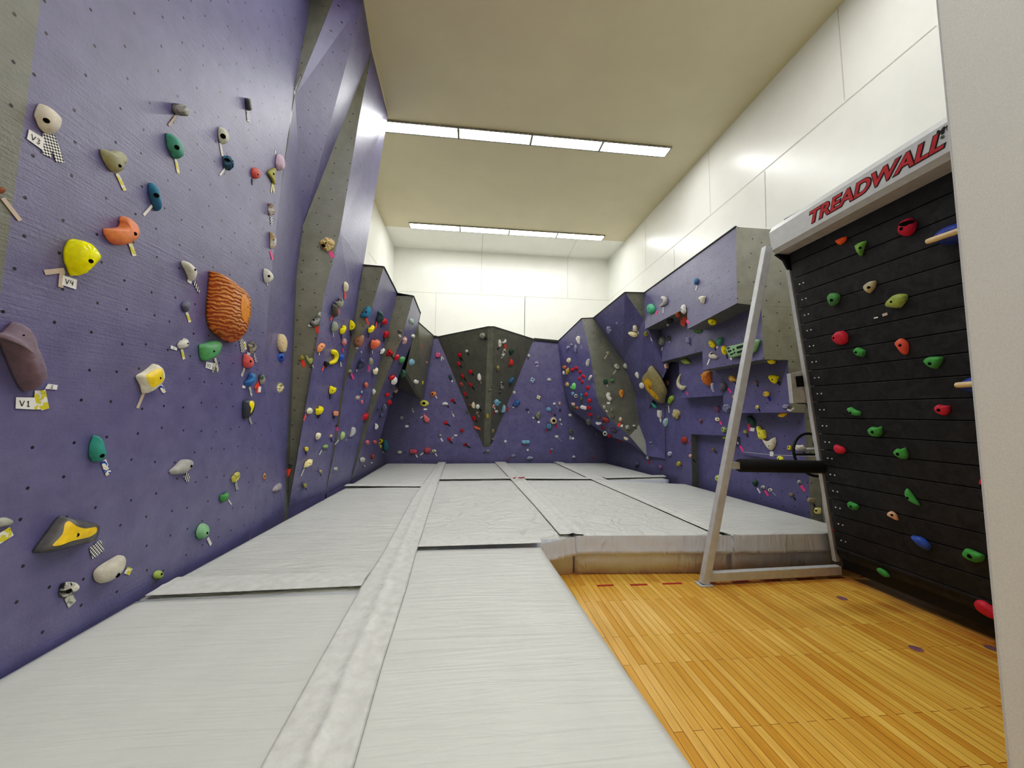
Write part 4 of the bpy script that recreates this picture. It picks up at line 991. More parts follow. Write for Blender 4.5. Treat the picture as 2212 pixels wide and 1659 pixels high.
P('610,455 700,435 820,400 930,390 985,420 980,480 930,560 850,640 740,680 670,685 625,610', (86, 142, 98), 'green shelf-like jug hold under the orange boulder'); B(845, 545, 28); T('camo', 858, 645, 905, 850, 848, 720, 835, 860, w=36)
card('730,700 830,720 815,820 720,790', 'V2', 'white card reading V2 under the green shelf jug')
P('1345,450 1390,395 1450,400 1470,470 1490,530 1430,570 1385,560 1370,500', 'gr/dg', 'small charcoal craggy hold beside the boulder tape', craggy=True); T('striped', 1440, 590, 1475, 705, w=34)
card('1345,560 1395,570 1385,605 1340,595', '', 'tiny white card under the charcoal craggy hold')
P('1290,585 1340,600 1410,640 1445,700 1440,760 1390,795 1310,780 1265,720 1275,640', (196, 92, 92), 'rose-red wedge hold above the blue curl'); B(1388, 695, 32); T('camo', 1300, 795, 1255, 915, w=30)
P('1290,1000 1370,950 1385,890 1430,868 1475,890 1470,950 1430,1020 1370,1065 1310,1055', (52, 98, 148), 'blue curled hold below the rose-red wedge'); T('camo', 1375, 1080, 1405, 1215, w=30)
card('1275,1050 1320,1065 1310,1100 1268,1090', '', 'tiny white card at the lower tip of the blue curl')
P('1515,920 1550,888 1590,910 1605,960 1560,1035 1530,1000', 'gr/dgn', 'small mottled green hold right of the blue curl'); T('orange', 1515, 1010, 1455, 1095, 1512, 1040, 1490, 1165, w=34)
card('1515,1070 1550,1075 1540,1160 1505,1150', '', 'tiny white card on the orange forked tape')
P('1790,300 1830,288 1890,330 1925,410 1915,490 1890,550 1830,545 1780,490 1765,400', 'be', 'tan log-slice hold left of the grey fin', .07, flat=True); B(1870, 420, 14)
H('o', 1835, 635, 145, 148, 0, (46, 78, 152), 'royal blue pocket hold under the log-slice hold'); B(1850, 635, 38); T('white', 1897, 590, 1905, 660, 1830, 710, 1818, 750, w=20)
H('c', 1815, 1090, 138, 155, 0, 'cr/ol', 'porous pale green round hold left of the grey fin'); B(1830, 1100, 22)
P('1285,1280 1440,1272 1462,1350 1430,1440 1370,1530 1290,1540 1265,1400', (64, 68, 78), 'charcoal hold with a yellow flank, below the blue curl'); face('1385,1290 1435,1287 1448,1350 1420,1430 1388,1470 1400,1400 1375,1340', (232, 196, 30)); T('striped', 1370, 1535, 1405, 1635, w=38)
Z(320, 900, .1808)
P('245,645 330,580 410,515 520,515 560,540 540,600 500,640 440,680 340,690 260,685', 'gr', 'grey angular wedge hold low on the big purple wall'); B(512, 592, 30); T('striped', 445, 690, 485, 765, w=54)
P('990,715 1050,680 1085,660 1100,690 1080,750 1030,785 1000,770', 'py/ol', 'small olive shell-shaped foothold low on the big wall'); T('striped', 1045, 780, 1065, 872, w=34)
P('855,940 910,930 955,905 970,930 960,980 900,1020 860,1010', (76, 130, 78), 'small dark green foothold above the mint dome'); T('white', 955, 995, 995, 1050, w=12)
H('o', 652, 1370, 170, 185, 0, (122, 170, 128), 'mint green dome hold above the near mat'); B(703, 1390, 26); T('white', 710, 1450, 750, 1532, w=26)
H('e', 1378, 715, 62, 92, 0, (168, 124, 84), 'small tan egg-shaped foothold near the fin'); B(1395, 712, 14); T('pink', 1390, 772, 1420, 835, w=34)
P('1475,880 1520,820 1580,792 1605,820 1590,870 1530,895 1490,905', (136, 130, 136), 'small grey slug-shaped foothold at the fin base'); T('white', 1460, 945, 1462, 975, w=18)
# ================================================================ HOLDS: fins and bays of the left wall
Z(600, 400, .18083, 'holds on the left fins and bays')
P('495,665 560,615 640,630 680,690 660,750 605,795 560,780 510,720', (186, 166, 122), 'tan faceted hold alone high on the broad grey fin', craggy=True); B(545, 722, 42); B(575, 692, 20); T('pink', 625, 790, 660, 865, w=36)
H('o', 812, 1215, 60, 118, -5, 'cr', 'slim cream hold, topmost in the first purple bay'); T('coral', 803, 1278, 806, 1355, w=24)
Z(600, 590, .09042)
P('1365,670 1440,690 1500,660 1490,590 1540,620 1585,700 1570,770 1520,830 1440,810 1380,740', (138, 140, 128), 'grey crescent jug above a dark bean hold'); T('coral', 1460, 840, 1470, 975, w=36)
P('1300,760 1340,740 1400,790 1440,880 1445,970 1420,1050 1340,1050 1300,940 1290,850', (84, 84, 80), 'dark grey bean hold tucked under the crescent jug'); T('coral', 1310, 1015, 1262, 1130, w=42)
P('1000,905 1035,930 1030,1050 990,1200 940,1270 850,1285 770,1240 765,1170 840,1090 910,1030', 'gr/dg', 'long grey twisted hold on the broad grey fin'); B(860, 1118, 48); T('orange', 925, 1270, 975, 1435, w=66)
card('735,1225 815,1245 805,1285 720,1265', '', 'tiny white card at the long grey twisted hold')
P('1345,1145 1400,1180 1445,1270 1420,1350 1360,1400 1300,1400 1270,1330 1290,1220', (128, 138, 126), 'fluted sage hold left of the yellow pair'); T('white', 1320, 1410, 1332, 1520, w=12)
P('1490,1320 1540,1320 1575,1260 1620,1250 1645,1300 1620,1370 1550,1450 1500,1450 1475,1390', 'ye', 'yellow two-lobed hold left of the yellow teardrop'); T('dark', 1520, 1470, 1522, 1580, w=20)
P('1730,1120 1790,1160 1850,1220 1850,1280 1800,1340 1730,1360 1705,1300 1710,1200', 'ye', 'yellow teardrop hold beside the second fin'); B(1775, 1285, 28); T('black', 1735, 1375, 1745, 1500, w=24)
Z(760, 620, .09042)
P('320,470 400,450 450,530 445,620 400,720 330,740 200,710 190,680 290,600', (48, 112, 146), 'blue boomerang-shaped hold on the second fin'); B(342, 597, 42); T('orange', 345, 745, 392, 895, w=52)
P('620,590 660,570 720,620 770,700 760,770 700,860 620,850 600,760 625,680', 'nb/dgn', 'dark blue-green crescent jug in the second bay'); T('coral', 600, 825, 568, 985, w=38)
H('c', 785, 835, 130, 155, 0, 'rd', 'red lumpy hold touching the blue-green crescent'); T('dark', 710, 890, 690, 980, w=20)
P('395,970 450,975 510,920 550,930 540,1010 490,1060 420,1095 385,1050', 'ye', 'yellow bean hold under the blue boomerang'); T('dark', 405, 1100, 398, 1205, w=24)
P('770,1090 830,1045 890,1070 885,1130 830,1200 780,1215 765,1150', 'rd', 'red angular hold below the red lumpy one'); T('dark', 780, 1220, 772, 1310, w=18)
P('60,1220 170,1160 270,1150 290,1250 240,1400 160,1430 70,1390 40,1330', 'br', 'brown domed hold on the second fin'); B(145, 1290, 28); T('white', 100, 1455, 155, 1470, 218, 1530, 232, 1570, w=28)
P('455,1300 490,1260 560,1285 640,1260 700,1310 690,1380 620,1440 530,1470 480,1480 445,1400', (208, 106, 80), 'salmon ribbed heart-shaped hold in the second bay'); T('white', 492, 1510, 488, 1590, w=20)
P('690,1490 740,1500 780,1465 790,1510 730,1580 670,1600 680,1540', 'wh', 'small white claw hold beside the salmon heart')
H('o', 1150, 1065, 110, 108, 0, 'dg', 'small dark round hold on the third fin'); T('white', 1132, 1132, 1170, 1192, w=40)
P('1370,800 1400,745 1425,790 1450,760 1480,830 1480,910 1430,870 1385,870', (152, 178, 164), 'pale mint twin-peaked hold high in the third bay')
H('c', 1262, 1285, 100, 185, 0, 'w2/pk', 'cream and pink knobbly hold in the third bay')
H('o', 1465, 1175, 100, 92, 0, 'lg', 'small pale grey hold at the bridging slab edge')
H('t', 1750, 1215, 80, 85, 0, (164, 108, 92), 'tiny brown hold highest on the bridging slab'); T('white', 1745, 1262, 1745, 1315, w=16)
P('1605,1320 1650,1330 1685,1400 1680,1480 1610,1530 1595,1430', (192, 100, 96), 'coral leaf-shaped hold on the bridging slab'); T('white', 1610, 1545, 1608, 1615, w=20)
Z(760, 730, .09042)
P('820,370 850,290 910,270 990,370 970,400 880,430 810,410', (160, 20, 34), 'dark red blocky hold on the third fin'); B(905, 360, 40); T('black', 930, 405, 1005, 515, w=28)
P('1030,430 1090,395 1145,420 1130,480 1050,540 1010,520', 'rd', 'red tapered hold left of the green boxy jug')
P('1140,480 1210,450 1280,465 1270,520 1225,600 1160,605 1125,560', (88, 144, 98), 'green boxy jug at the dark alcove edge')
P('1350,520 1400,470 1440,500 1500,500 1550,580 1500,620 1450,640 1380,660 1340,600', (124, 168, 188), 'pale blue ribbed hold on the bridging slab')
H('o', 1300, 690, 100, 98, 0, 'dg', 'small dark knob below the pale blue ribbed hold')
H('o', 1210, 850, 150, 195, 0, (86, 132, 108), 'dull green dome hold under the green boxy jug')
P('200,530 270,510 280,560 300,660 240,720 140,740 130,680 180,600', (52, 58, 84), 'navy angular hold beside the second fin'); T('white', 110, 760, 125, 800, w=26)
H('o', 455, 560, 95, 188, -8, (142, 142, 124), 'sage oblong hold below the salmon heart'); T('pink', 398, 660, 388, 800, 405, 660, 420, 795, w=20)
P('510,740 560,760 620,715 630,760 590,830 600,880 550,870 500,810', 'cr', 'cream antler-shaped hold in the second bay')
H('o', 345, 1125, 100, 140, -15, (188, 106, 96), 'salmon oval hold low in the second bay')
P('485,1205 540,1225 575,1280 540,1340 490,1350', 'lg', 'pale grey half-moon hold beside the third fin')
H('o', 140, 1430, 108, 108, 30, 'gr', 'grey round hold under the blue forked foothold')
H('t', 235, 1290, 75, 70, 180, 'lb', 'tiny light blue forked foothold in the second bay'); T('coral', 205, 1365, 180, 1480, w=24)
H('o', 235, 1535, 70, 105, 0, 'pk', 'tiny pink foothold below the blue forked one'); T('dark', 232, 1590, 228, 1650, w=22)
P('900,930 1010,885 1040,930 960,1000 890,1000', 'rd', 'red hold overlapping a white oval hold')
H('o', 1015, 1025, 145, 195, 28, 'wh', 'white oval hold partly behind a red hold')
P('990,1210 1030,1160 1080,1190 1110,1260 1060,1320 1000,1290', 'wh/sal', 'white and salmon curled hold at the alcove edge'); T('white', 965, 1370, 955, 1420, w=26)
H('o', 855, 1360, 130, 100, -15, 'rd', 'red oval hold, upper of two low by the alcove')
H('o', 905, 1545, 118, 125, 0, 'rd', 'red round hold, lower of two low by the alcove')
H('h', 1545, 1040, 125, 115, 10, 'wh', 'white saddle hold at the slab lower end'); T('dark', 1510, 1110, 1488, 1160, w=26)
H('l', 1680, 1070, 118, 72, 90, (176, 170, 66), 'small mustard hold at the slab lower end'); T('white', 1615, 1205, 1662, 1205, w=20)
H('k', 1765, 580, 80, 108, 90, (208, 154, 104), 'small tan hooked hold on the bridging slab')
Z(600, 730, .09042)
P('930,240 970,180 1060,120 1130,140 1150,190 1080,220 1030,290 950,345 930,300', (206, 134, 90), 'tan-orange handle hold left of the yellow horn'); B(1050, 200, 45, 22); T('white', 990, 352, 990, 410, w=26)
tube_hold('1310,330 1370,350 1395,430 1370,530 1310,580 1245,600', [58, 62, 62, 58, 48, 32], 'ye', 'yellow curved horn hold beside a blue block')
P('1440,410 1560,400 1585,440 1540,500 1480,560 1440,550', (38, 80, 158), 'blue block hold right of the yellow horn'); T('white', 1500, 575, 1515, 680, w=24)
P('1120,555 1210,590 1230,640 1150,690 1110,680', 'bk', 'black block hold at the tip of the yellow horn', flat=True); T('coral', 1110, 668, 1052, 780, w=42)
P('530,440 580,410 640,500 600,520 490,540 520,480', (140, 138, 72), 'olive spiky hold on the broad grey fin', craggy=True); B(553, 470, 24); T('orange', 580, 520, 635, 690, w=58)
P('660,420 700,420 740,490 830,480 865,540 830,620 770,640 680,530', (156, 164, 106), 'pale green knuckle hold beside the olive spiky one'); T('white', 825, 645, 855, 720, w=14)
H('c', 1590, 95, 120, 175, 15, 'pk/gr', 'grey-pink twisted hold in the first bay'); T('pink', 1545, 262, 1566, 335, w=36)
P('1680,760 1740,750 1770,820 1700,850 1660,830', (124, 126, 110), 'sage stub hold on the second fin'); T('pink', 1750, 852, 1815, 980, w=56)
P('1230,1190 1260,1145 1300,1185 1390,1180 1415,1220 1360,1310 1260,1340 1220,1290', 'ye', 'yellow cat-head hold alone in the first bay'); B(1305, 1255, 28); T('dark', 1250, 1350, 1254, 1450, w=20)
Z(600, 860, .1326)
H('o', 520, 210, 108, 104, 0, (206, 202, 168), 'cream disc hold at the broad fin, first bay'); T('coral', 460, 265, 420, 365, w=28)
P('615,170 670,175 690,130 740,145 755,190 710,250 650,275 610,240', 'ye', 'yellow double-bulged hold low in the first bay'); T('dark', 660, 278, 658, 330, 682, 266, 685, 300, w=16)
H('q', 940, 250, 88, 80, 5, (208, 134, 112), 'small salmon block hold beside the second fin'); T('dark', 912, 300, 912, 335, w=22)
H('o', 958, 448, 30, 30, 0, 'bk', 'tiny black foothold beside the second fin'); T('pink', 960, 472, 975, 530, w=34)
P('615,600 650,565 710,575 690,640 640,680 615,650', (214, 206, 178), 'cream blunt hold low in the first bay'); B(640, 640, 14)
H('c', 868, 615, 55, 50, 0, 'tan', 'tiny tan foothold right of the cream blunt hold'); T('black', 870, 655, 878, 705, w=16)
H('o', 1052, 610, 84, 135, 12, (154, 178, 118), 'pale green oval hold standing at the second fin'); T('white', 995, 682, 930, 755, w=18)
P('1175,475 1240,468 1280,530 1250,590 1160,635 1165,560', (168, 168, 170), 'light grey scooped hold low in the second bay'); T('white', 1120, 660, 1115, 690, w=14)
H('o', 780, 790, 106, 58, -15, (128, 152, 98), 'flat green oval foothold low in the first bay'); T('white', 715, 850, 675, 925, w=16)
H('q', 462, 828, 64, 70, 0, (204, 184, 74), 'tiny yellow square foothold near the broad fin'); T('black', 458, 870, 467, 925, w=14)
P('420,1130 440,1050 510,1000 560,1000 575,1040 540,1080 480,1120', (216, 202, 144), 'cream spiky hold near the mat, first bay', craggy=True); T('white', 430, 1150, 380, 1270, w=12)
H('o', 195, 1095, 75, 84, 0, 'dg', 'dark grey knob low on the broad grey fin'); B(190, 1090, 26); T('orange', 192, 1155, 146, 1268, w=46)
H('o', 695, 1195, 55, 60, 0, (152, 144, 100), 'tiny khaki foothold near the mat, first bay'); T('black', 700, 1232, 708, 1270, w=14)
H('D', 955, 1155, 64, 100, 80, (156, 156, 156), 'small grey half-round hold near the mat, second bay')
H('q', 435, 1425, 60, 74, 0, (136, 136, 88), 'tiny square olive foothold lowest in the first bay'); T('dark', 452, 1462, 466, 1500, w=14)
H('o', 1380, 1005, 92, 90, 0, (174, 172, 164), 'pale grey round hold near the mat, third bay')
H('o', 1410, 1110, 42, 42, 0, 'gr', 'tiny grey foothold below the pale grey round hold')
H('o', 1218, 155, 58, 58, 0, 'py', 'tiny pale yellow foothold beside a white card'); T('dark', 1210, 195, 1212, 242, w=18)
card('1245,135 1280,140 1272,188 1238,182', '', 'tiny white card beside the pale yellow foothold')
P('1385,290 1430,255 1475,250 1475,300 1420,350 1385,360', 'rd', 'red double-lobed hold low beside the third fin'); T('dark', 1405, 360, 1412, 395, w=16)
Z(760, 860, .11754)
P('430,460 490,510 470,560 430,570', 'wh', 'small white half-moon hold in the third bay')
H('o', 290, 815, 85, 75, 0, 'pk', 'dusky pink hold, first of the low alcove cluster')
H('o', 425, 810, 78, 74, 0, (182, 96, 100), 'dusky pink hold beside the yellow pocket hold')
P('475,760 520,745 580,770 560,820 510,850 475,850', 'ye', 'yellow pocket hold in the low alcove cluster'); B(525, 790, 28)
P('580,770 650,780 675,850 665,950 610,990 570,940', (62, 122, 134), 'teal blocky hold at the foot of the alcove')
H('o', 520, 890, 80, 75, 0, (194, 194, 124), 'pale yellow knob under the yellow pocket hold')
H('o', 560, 1000, 88, 58, -10, 'gr', 'grey flat hold under the teal blocky hold')
H('o', 385, 1080, 48, 95, 8, 'bri', 'small dull red foothold near the mat, third bay')
H('o', 365, 1190, 30, 30, 0, 'wh', 'tiny white foothold near the mat, third bay')
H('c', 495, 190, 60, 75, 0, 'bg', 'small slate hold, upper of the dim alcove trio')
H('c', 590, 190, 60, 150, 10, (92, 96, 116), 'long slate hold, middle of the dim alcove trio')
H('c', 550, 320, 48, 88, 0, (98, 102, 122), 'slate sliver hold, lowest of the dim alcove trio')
# ================================================================ HOLDS: back wall left of the prow
GRP[0] = 'holds on the back wall left of the prow'
Z(760, 730, .09042)
H('q', 2060, 410, 122, 118, 0, (190, 92, 120), 'pink square hold topmost on the back wall'); B(2065, 400, 18); T('white', 2140, 440, 2142, 540, 2150, 445, 2200, 512, w=20)
H('r', 1945, 1335, 150, 118, -15, (216, 132, 86), 'orange ring-like hold on the back wall'); B(1925, 1340, 46); T('white', 1995, 1382, 2040, 1440, w=26)
H('o', 1725, 1560, 222, 160, 0, (196, 196, 106), 'pale yellow oval ring jug under the slab tip'); B(1720, 1560, 92, 70)
Z(760, 860, .11754)
card('1320,190 1382,190 1380,220 1320,220', '', 'tiny white card under the pale yellow ring jug')
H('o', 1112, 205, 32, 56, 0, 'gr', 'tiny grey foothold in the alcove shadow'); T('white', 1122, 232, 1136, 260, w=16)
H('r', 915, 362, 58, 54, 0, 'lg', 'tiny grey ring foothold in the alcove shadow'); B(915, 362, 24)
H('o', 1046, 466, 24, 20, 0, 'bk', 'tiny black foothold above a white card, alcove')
card('983,496 1040,496 1040,536 983,536', '1', 'small white card in the alcove shadow')
P('1315,285 1370,330 1435,390 1410,445 1350,445 1310,370', (206, 116, 120), 'pink wedge hold below the pale yellow ring jug'); B(1372, 372, 14); T('white', 1305, 332, 1262, 366, w=18)
H('k', 1715, 105, 110, 62, 0, 'wh', 'white arched hold left of the prow'); T('dark', 1755, 140, 1786, 172, w=22)
H('c', 1850, 40, 75, 64, 0, 'rd', 'red hold, uppermost on the back wall left side'); T('black', 1880, 60, 1918, 105, 1880, 70, 1878, 112, w=18)
H('o', 1838, 258, 34, 30, 0, 'gr', 'tiny grey foothold left of the prow'); T('white', 1850, 285, 1880, 342, w=20)
H('o', 1727, 455, 66, 74, 0, 'rd', 'red oval hold, halfway down left of the prow'); T('black', 1750, 475, 1810, 516, w=22)
H('s', 2030, 598, 86, 76, 0, 'rd', 'red four-lobed hold near the prow foot'); B(2030, 598, 18)
H('o', 1628, 690, 62, 70, 0, (126, 126, 132), 'grey knob low on the back wall, left of prow'); T('white', 1636, 735, 1670, 795, w=24)
H('o', 1787, 755, 66, 70, 0, 'rd', 'red ball hold, low left of the prow'); T('black', 1800, 785, 1846, 836, w=22); T('tan', 1832, 748, 1872, 710, w=14)
H('k', 1908, 685, 62, 42, 180, 'wh', 'small white winged hold beside the red ball')
H('r', 2090, 855, 82, 60, 0, 'r2', 'dark red ring hold lowest beside the prow'); B(2095, 850, 32, 18); T('black', 2110, 872, 2176, 916, w=22)
H('o', 873, 995, 86, 64, 0, (168, 168, 154), 'pale oval foothold, first in the low back row')
H('o', 975, 990, 40, 40, 0, 'bg', 'tiny slate foothold in the low back row')
H('q', 1130, 980, 142, 86, 2, (168, 92, 104), 'pink rectangular plate hold in the low back row'); B(1130, 985, 14); T('white', 1175, 1030, 1205, 1090, w=20)
H('o', 1385, 960, 124, 124, 0, (168, 84, 96), 'round pink disc hold in the low back row'); T('white', 1315, 1005, 1258, 1046, w=20)
H('o', 1508, 973, 90, 54, -8, (192, 192, 164), 'small pale pocket hold ending the low back row'); B(1508, 972, 22); T('white', 1530, 1015, 1568, 1066, w=14)
# ================================================================ HOLDS: prow
Z(920, 690, .12206, 'holds on the grey prow')
H('o', 995, 290, 116, 108, 0, (130, 130, 120), 'grey disc hold topmost on the prow'); T('black', 1052, 325, 1042, 376, 1056, 322, 1080, 356, w=16)
H('c', 720, 560, 66, 54, 0, 'lg', 'small pale hold high on the prow left face'); T('black', 735, 592, 766, 640, w=14)
H('o', 595, 630, 74, 88, -25, 'rd', 'red hold, highest on the prow left face'); T('black', 615, 672, 620, 730, 615, 672, 655, 730, w=14)
H('o', 575, 785, 70, 80, -20, 'rd', 'red hold, second down on the prow left face'); T('black', 605, 815, 642, 856, w=16)
H('o', 783, 930, 86, 78, 0, (176, 26, 50), 'red hold nearest the ridge, prow left face'); T('black', 815, 952, 850, 992, w=18)
H('l', 650, 1005, 92, 52, 65, 'rd', 'slim red hold on the prow left face'); T('black', 675, 1035, 712, 1092, w=18)
H('e', 942, 1020, 82, 132, 0, 'wh', 'white shell hold beside the prow ridge'); T('tan', 955, 1090, 982, 1136, w=14)
H('o', 622, 1145, 86, 74, 25, (156, 90, 88), 'dusky rose hold at the prow left edge'); T('grey', 660, 1175, 700, 1226, w=12)
H('l', 785, 1155, 98, 56, 40, 'rd', 'slanted red hold below the white shell'); T('black', 820, 1190, 862, 1246, w=18)
H('l', 690, 1322, 94, 54, 60, 'rd', 'slanted red hold, middle of the prow left face'); T('black', 705, 1355, 738, 1396, w=16)
H('o', 432, 1030, 52, 100, -25, 'dgn', 'dark hold on the left rim of the prow'); T('white', 460, 1075, 470, 1108, w=24)
H('e', 1307, 425, 70, 138, -8, (220, 214, 202), 'white oval hold high on the prow right face'); B(1318, 430, 16); T('dark', 1285, 500, 1255, 532, 1285, 500, 1280, 545, w=12)
P('1340,390 1380,400 1410,355 1430,370 1420,410 1360,425', 'wh', 'white hooked hold beside the white oval'); T('orange', 1400, 440, 1412, 516, w=38)
P('1390,520 1420,560 1370,640 1330,690 1340,620', 'wh/bk', 'black and white long hold below orange tape')
P('1475,545 1570,545 1500,630', (38, 70, 58), 'dark green triangular hold on the prow', flat=True)
P('1505,690 1560,780 1530,815 1470,790', (192, 62, 56), 'red triangular hold under the green triangle'); T('red', 1485, 780, 1456, 836, w=20)
H('c', 1280, 865, 70, 108, 0, (124, 118, 84), 'small olive knotted hold near the prow ridge')
P('1465,1080 1540,1020 1570,1070 1530,1130 1475,1130', (62, 102, 132), 'blue wedge hold on the prow right face'); T('dark', 1502, 1140, 1480, 1190, w=16)
P('1320,1110 1350,1110 1385,1190 1360,1270 1310,1290 1320,1200', 'gr/bk', 'grey and black crescent hold on the prow'); T('dark', 1310, 1290, 1285, 1332, w=14)
H('c', 1135, 1260, 76, 60, 0, 'gr/bk', 'small grey and black hold on the prow ridge')
H('o', 1560, 1290, 54, 62, 0, 'lg', 'small pale hold halfway down the prow right edge')
H('o', 1820, 640, 46, 66, 0, 'lg', 'small pale hold high on the prow right edge'); T('dark', 1812, 672, 1808, 712, w=12)
Z(920, 840, .12206)
H('c', 840, 290, 62, 130, 0, 'cr', 'cream branching hold low on the prow')
H('o', 915, 315, 76, 80, 0, 'wh', 'white round hold low on the prow'); T('black', 945, 352, 978, 412, 950, 352, 992, 386, w=12)
H('c', 765, 295, 70, 60, 0, (112, 84, 74), 'small brown hold beside the cream branching one')
H('c', 735, 405, 60, 72, 0, (104, 104, 90), 'grey-olive hold low on the prow left edge')
H('c', 905, 425, 58, 56, 0, (142, 138, 114), 'small stone hold below the white round one'); T('tan', 925, 460, 940, 500, w=20)
H('o', 847, 522, 80, 80, 0, 'rd', 'red ball hold, lowest red on the prow'); T('black', 875, 552, 910, 590, w=18)
tube_hold('860,670 900,695 955,712', [20, 26, 17], (216, 112, 88), 'coral banana-shaped hold low on the prow')
H('e', 1088, 485, 66, 100, 0, (156, 144, 78), 'olive yellow hold on the prow ridge')
P('1210,210 1260,180 1300,220 1340,235 1300,270 1270,310 1215,270', 'lb', 'light blue winged hold low on the prow'); B(1260, 240, 14)
P('1340,400 1360,300 1385,280 1415,340 1410,415 1345,420', (130, 168, 184), 'light blue upright leaf hold low on the prow'); T('dark', 1335, 422, 1295, 456, w=14)
H('o', 1445, 355, 44, 80, 8, 'bri', 'small red hold low on the prow right edge'); T('red', 1447, 395, 1450, 415, w=18)
H('c', 1200, 310, 52, 62, 0, 'wh/rd', 'white and red knob under the blue winged hold'); T('white', 1215, 332, 1222, 362, w=26)
H('h', 1250, 395, 56, 50, 0, 'wh', 'small white saddle hold low on the prow'); T('red', 1215, 405, 1195, 466, w=18)
H('c', 1185, 745, 46, 80, 15, (126, 124, 96), 'small olive twig foothold beside the prow ridge')
H('o', 1190, 888, 56, 30, 0, 'gr', 'flat grey foothold low on the prow'); T('dark', 1180, 900, 1148, 970, w=12)
H('c', 1095, 1098, 72, 50, 0, (124, 128, 126), 'grey foothold lowest on the prow ridge'); T('black', 1060, 1110, 1016, 1146, w=12)
# ================================================================ HOLDS: back wall right of the prow
GRP[0] = 'holds on the back wall right of the prow'
Z(920, 690, .12206)
H('k', 1960, 770, 74, 70, 0, (150, 146, 184), 'small lilac arched hold, highest right of the prow'); T('white', 1970, 805, 1955, 832, 1972, 805, 1988, 830, w=10)
H('s', 1885, 1075, 104, 112, 20, 'l2', 'pale blue ring-like hold right of the prow'); B(1890, 1065, 30)
H('c', 2180, 1065, 78, 58, 0, 'lg', 'small pale stub hold near the purple overhang')
Z(920, 840, .12206)
P('1530,280 1590,200 1640,185 1670,240 1620,300 1560,320', (64, 100, 144), 'blue sculpted hold beside the prow right edge'); B(1600, 255, 20); T('white', 1535, 326, 1568, 324, w=22)
H('s', 1995, 150, 98, 92, 10, 'cr', 'cream knobbly hold right of the prow'); B(1995, 150, 18)
H('o', 1795, 370, 56, 42, 0, 'nb', 'small navy foothold right of the prow'); T('white', 1805, 392, 1826, 426, w=12)
P('2005,385 2035,460 2015,530 1970,540 1925,475', (116, 118, 106), 'olive-grey triangular hold above a white card'); B(1992, 470, 14)
card('1975,568 2015,568 2015,604 1975,604', '', 'small white card under the olive-grey triangular hold')
T('white', 1885, 510, 1918, 510, w=24)
H('b', 1765, 940, 140, 62, 0, 'lb', 'light blue bar hold low on the back wall'); B(1770, 940, 14); T('red', 1718, 975, 1690, 1002, w=10)
H('o', 1407, 932, 46, 54, 0, 'lg', 'tiny pale foothold low beside the prow')
H('o', 1800, 1085, 46, 46, 0, 'lg', 'tiny pale foothold under the light blue bar')
H('c', 1545, 1185, 86, 52, -15, 'b2', 'small bluish winged foothold near the mats'); T('red', 1490, 1212, 1450, 1256, w=10)
H('c', 1840, 1225, 120, 62, -5, (144, 150, 172), 'wide bluish jagged foothold near the mats')
Z(1140, 800, .12058)
H('o', 465, 905, 128, 132, 0, (194, 180, 144), 'tan ring jug right of the prow'); B(467, 903, 66); T('red', 500, 972, 525, 1030, w=28)
H('q', 380, 1005, 98, 92, 0, (88, 120, 144), 'slate-blue square hold under the tan ring jug'); B(383, 1003, 14); T('red', 345, 1062, 305, 1096, w=12)
H('c', 375, 695, 95, 80, 25, 'lb', 'light blue forked hold above the tan ring jug'); T('red', 418, 745, 445, 790, w=12)
H('k', 478, 600, 54, 46, 0, 'wh', 'small white arc hold right of the prow'); T('grey', 505, 625, 546, 666, w=16); 
H('o', 572, 590, 40, 60, 0, 'tan', 'tiny tan foothold beside the white arc')
H('r', 580, 710, 50, 50, 0, 'nb', 'tiny navy ring foothold below the tan one'); T('red', 600, 730, 618, 768, w=10)
H('o', 485, 797, 42, 36, 0, 'bk', 'tiny black foothold atop the tan ring jug')
H('o', 580, 895, 40, 70, 0, 'wh/bk', 'tiny black and white foothold by the ring jug'); T('white', 590, 950, 614, 976, w=14)
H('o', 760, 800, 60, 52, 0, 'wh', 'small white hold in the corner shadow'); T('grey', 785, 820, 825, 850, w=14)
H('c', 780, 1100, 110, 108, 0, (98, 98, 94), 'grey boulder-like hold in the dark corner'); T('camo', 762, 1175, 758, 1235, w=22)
card('785,1200 830,1200 830,1235 785,1235', '', 'small white card under the grey boulder-like hold')
H('c', 520, 1187, 72, 52, 0, 'lg', 'small pale hold low in the back corner'); T('grey', 545, 1212, 610, 1270, w=14)
H('o', 430, 1415, 36, 34, 0, 'gr', 'tiny grey foothold near the mats, back wall'); T('red', 425, 1432, 400, 1490, w=24)
H('s', 825, 1550, 66, 60, 0, 'lg', 'small pale star-shaped foothold near the mats')
H('o', 1150, 1540, 40, 32, 0, 'br', 'tiny brown foothold in the corner near the mats'); T('red', 1165, 1555, 1196, 1600, w=12)
# ================================================================ HOLDS: purple overhang and grey slab on the right
Z(1140, 680, .09042, 'holds on the right overhang and slab')
P('1140,560 1190,505 1255,530 1250,600 1250,700 1215,690 1160,600', 'w2', 'white bone-shaped hold high on the purple overhang'); B(1190, 545, 26); T('grey', 1270, 720, 1295, 810, w=24)
H('k', 960, 785, 80, 108, 60, 'b2', 'slate hooked hold high on the overhang')
H('k', 1040, 715, 72, 52, 0, (126, 130, 152), 'small slate arched hold high on the overhang')
H('c', 1140, 810, 88, 198, 0, (120, 124, 146), 'slate knotted hold below the white bone-shaped hold')
H('c', 975, 1090, 112, 132, 30, 'cr', 'cream knuckle hold above an orange round hold')
H('o', 870, 1250, 98, 84, 10, (202, 118, 78), 'orange round hold at the overhang inner edge')
H('c', 1430, 1140, 90, 190, 15, 'lg', 'pale knotted hold beside the grey slab')
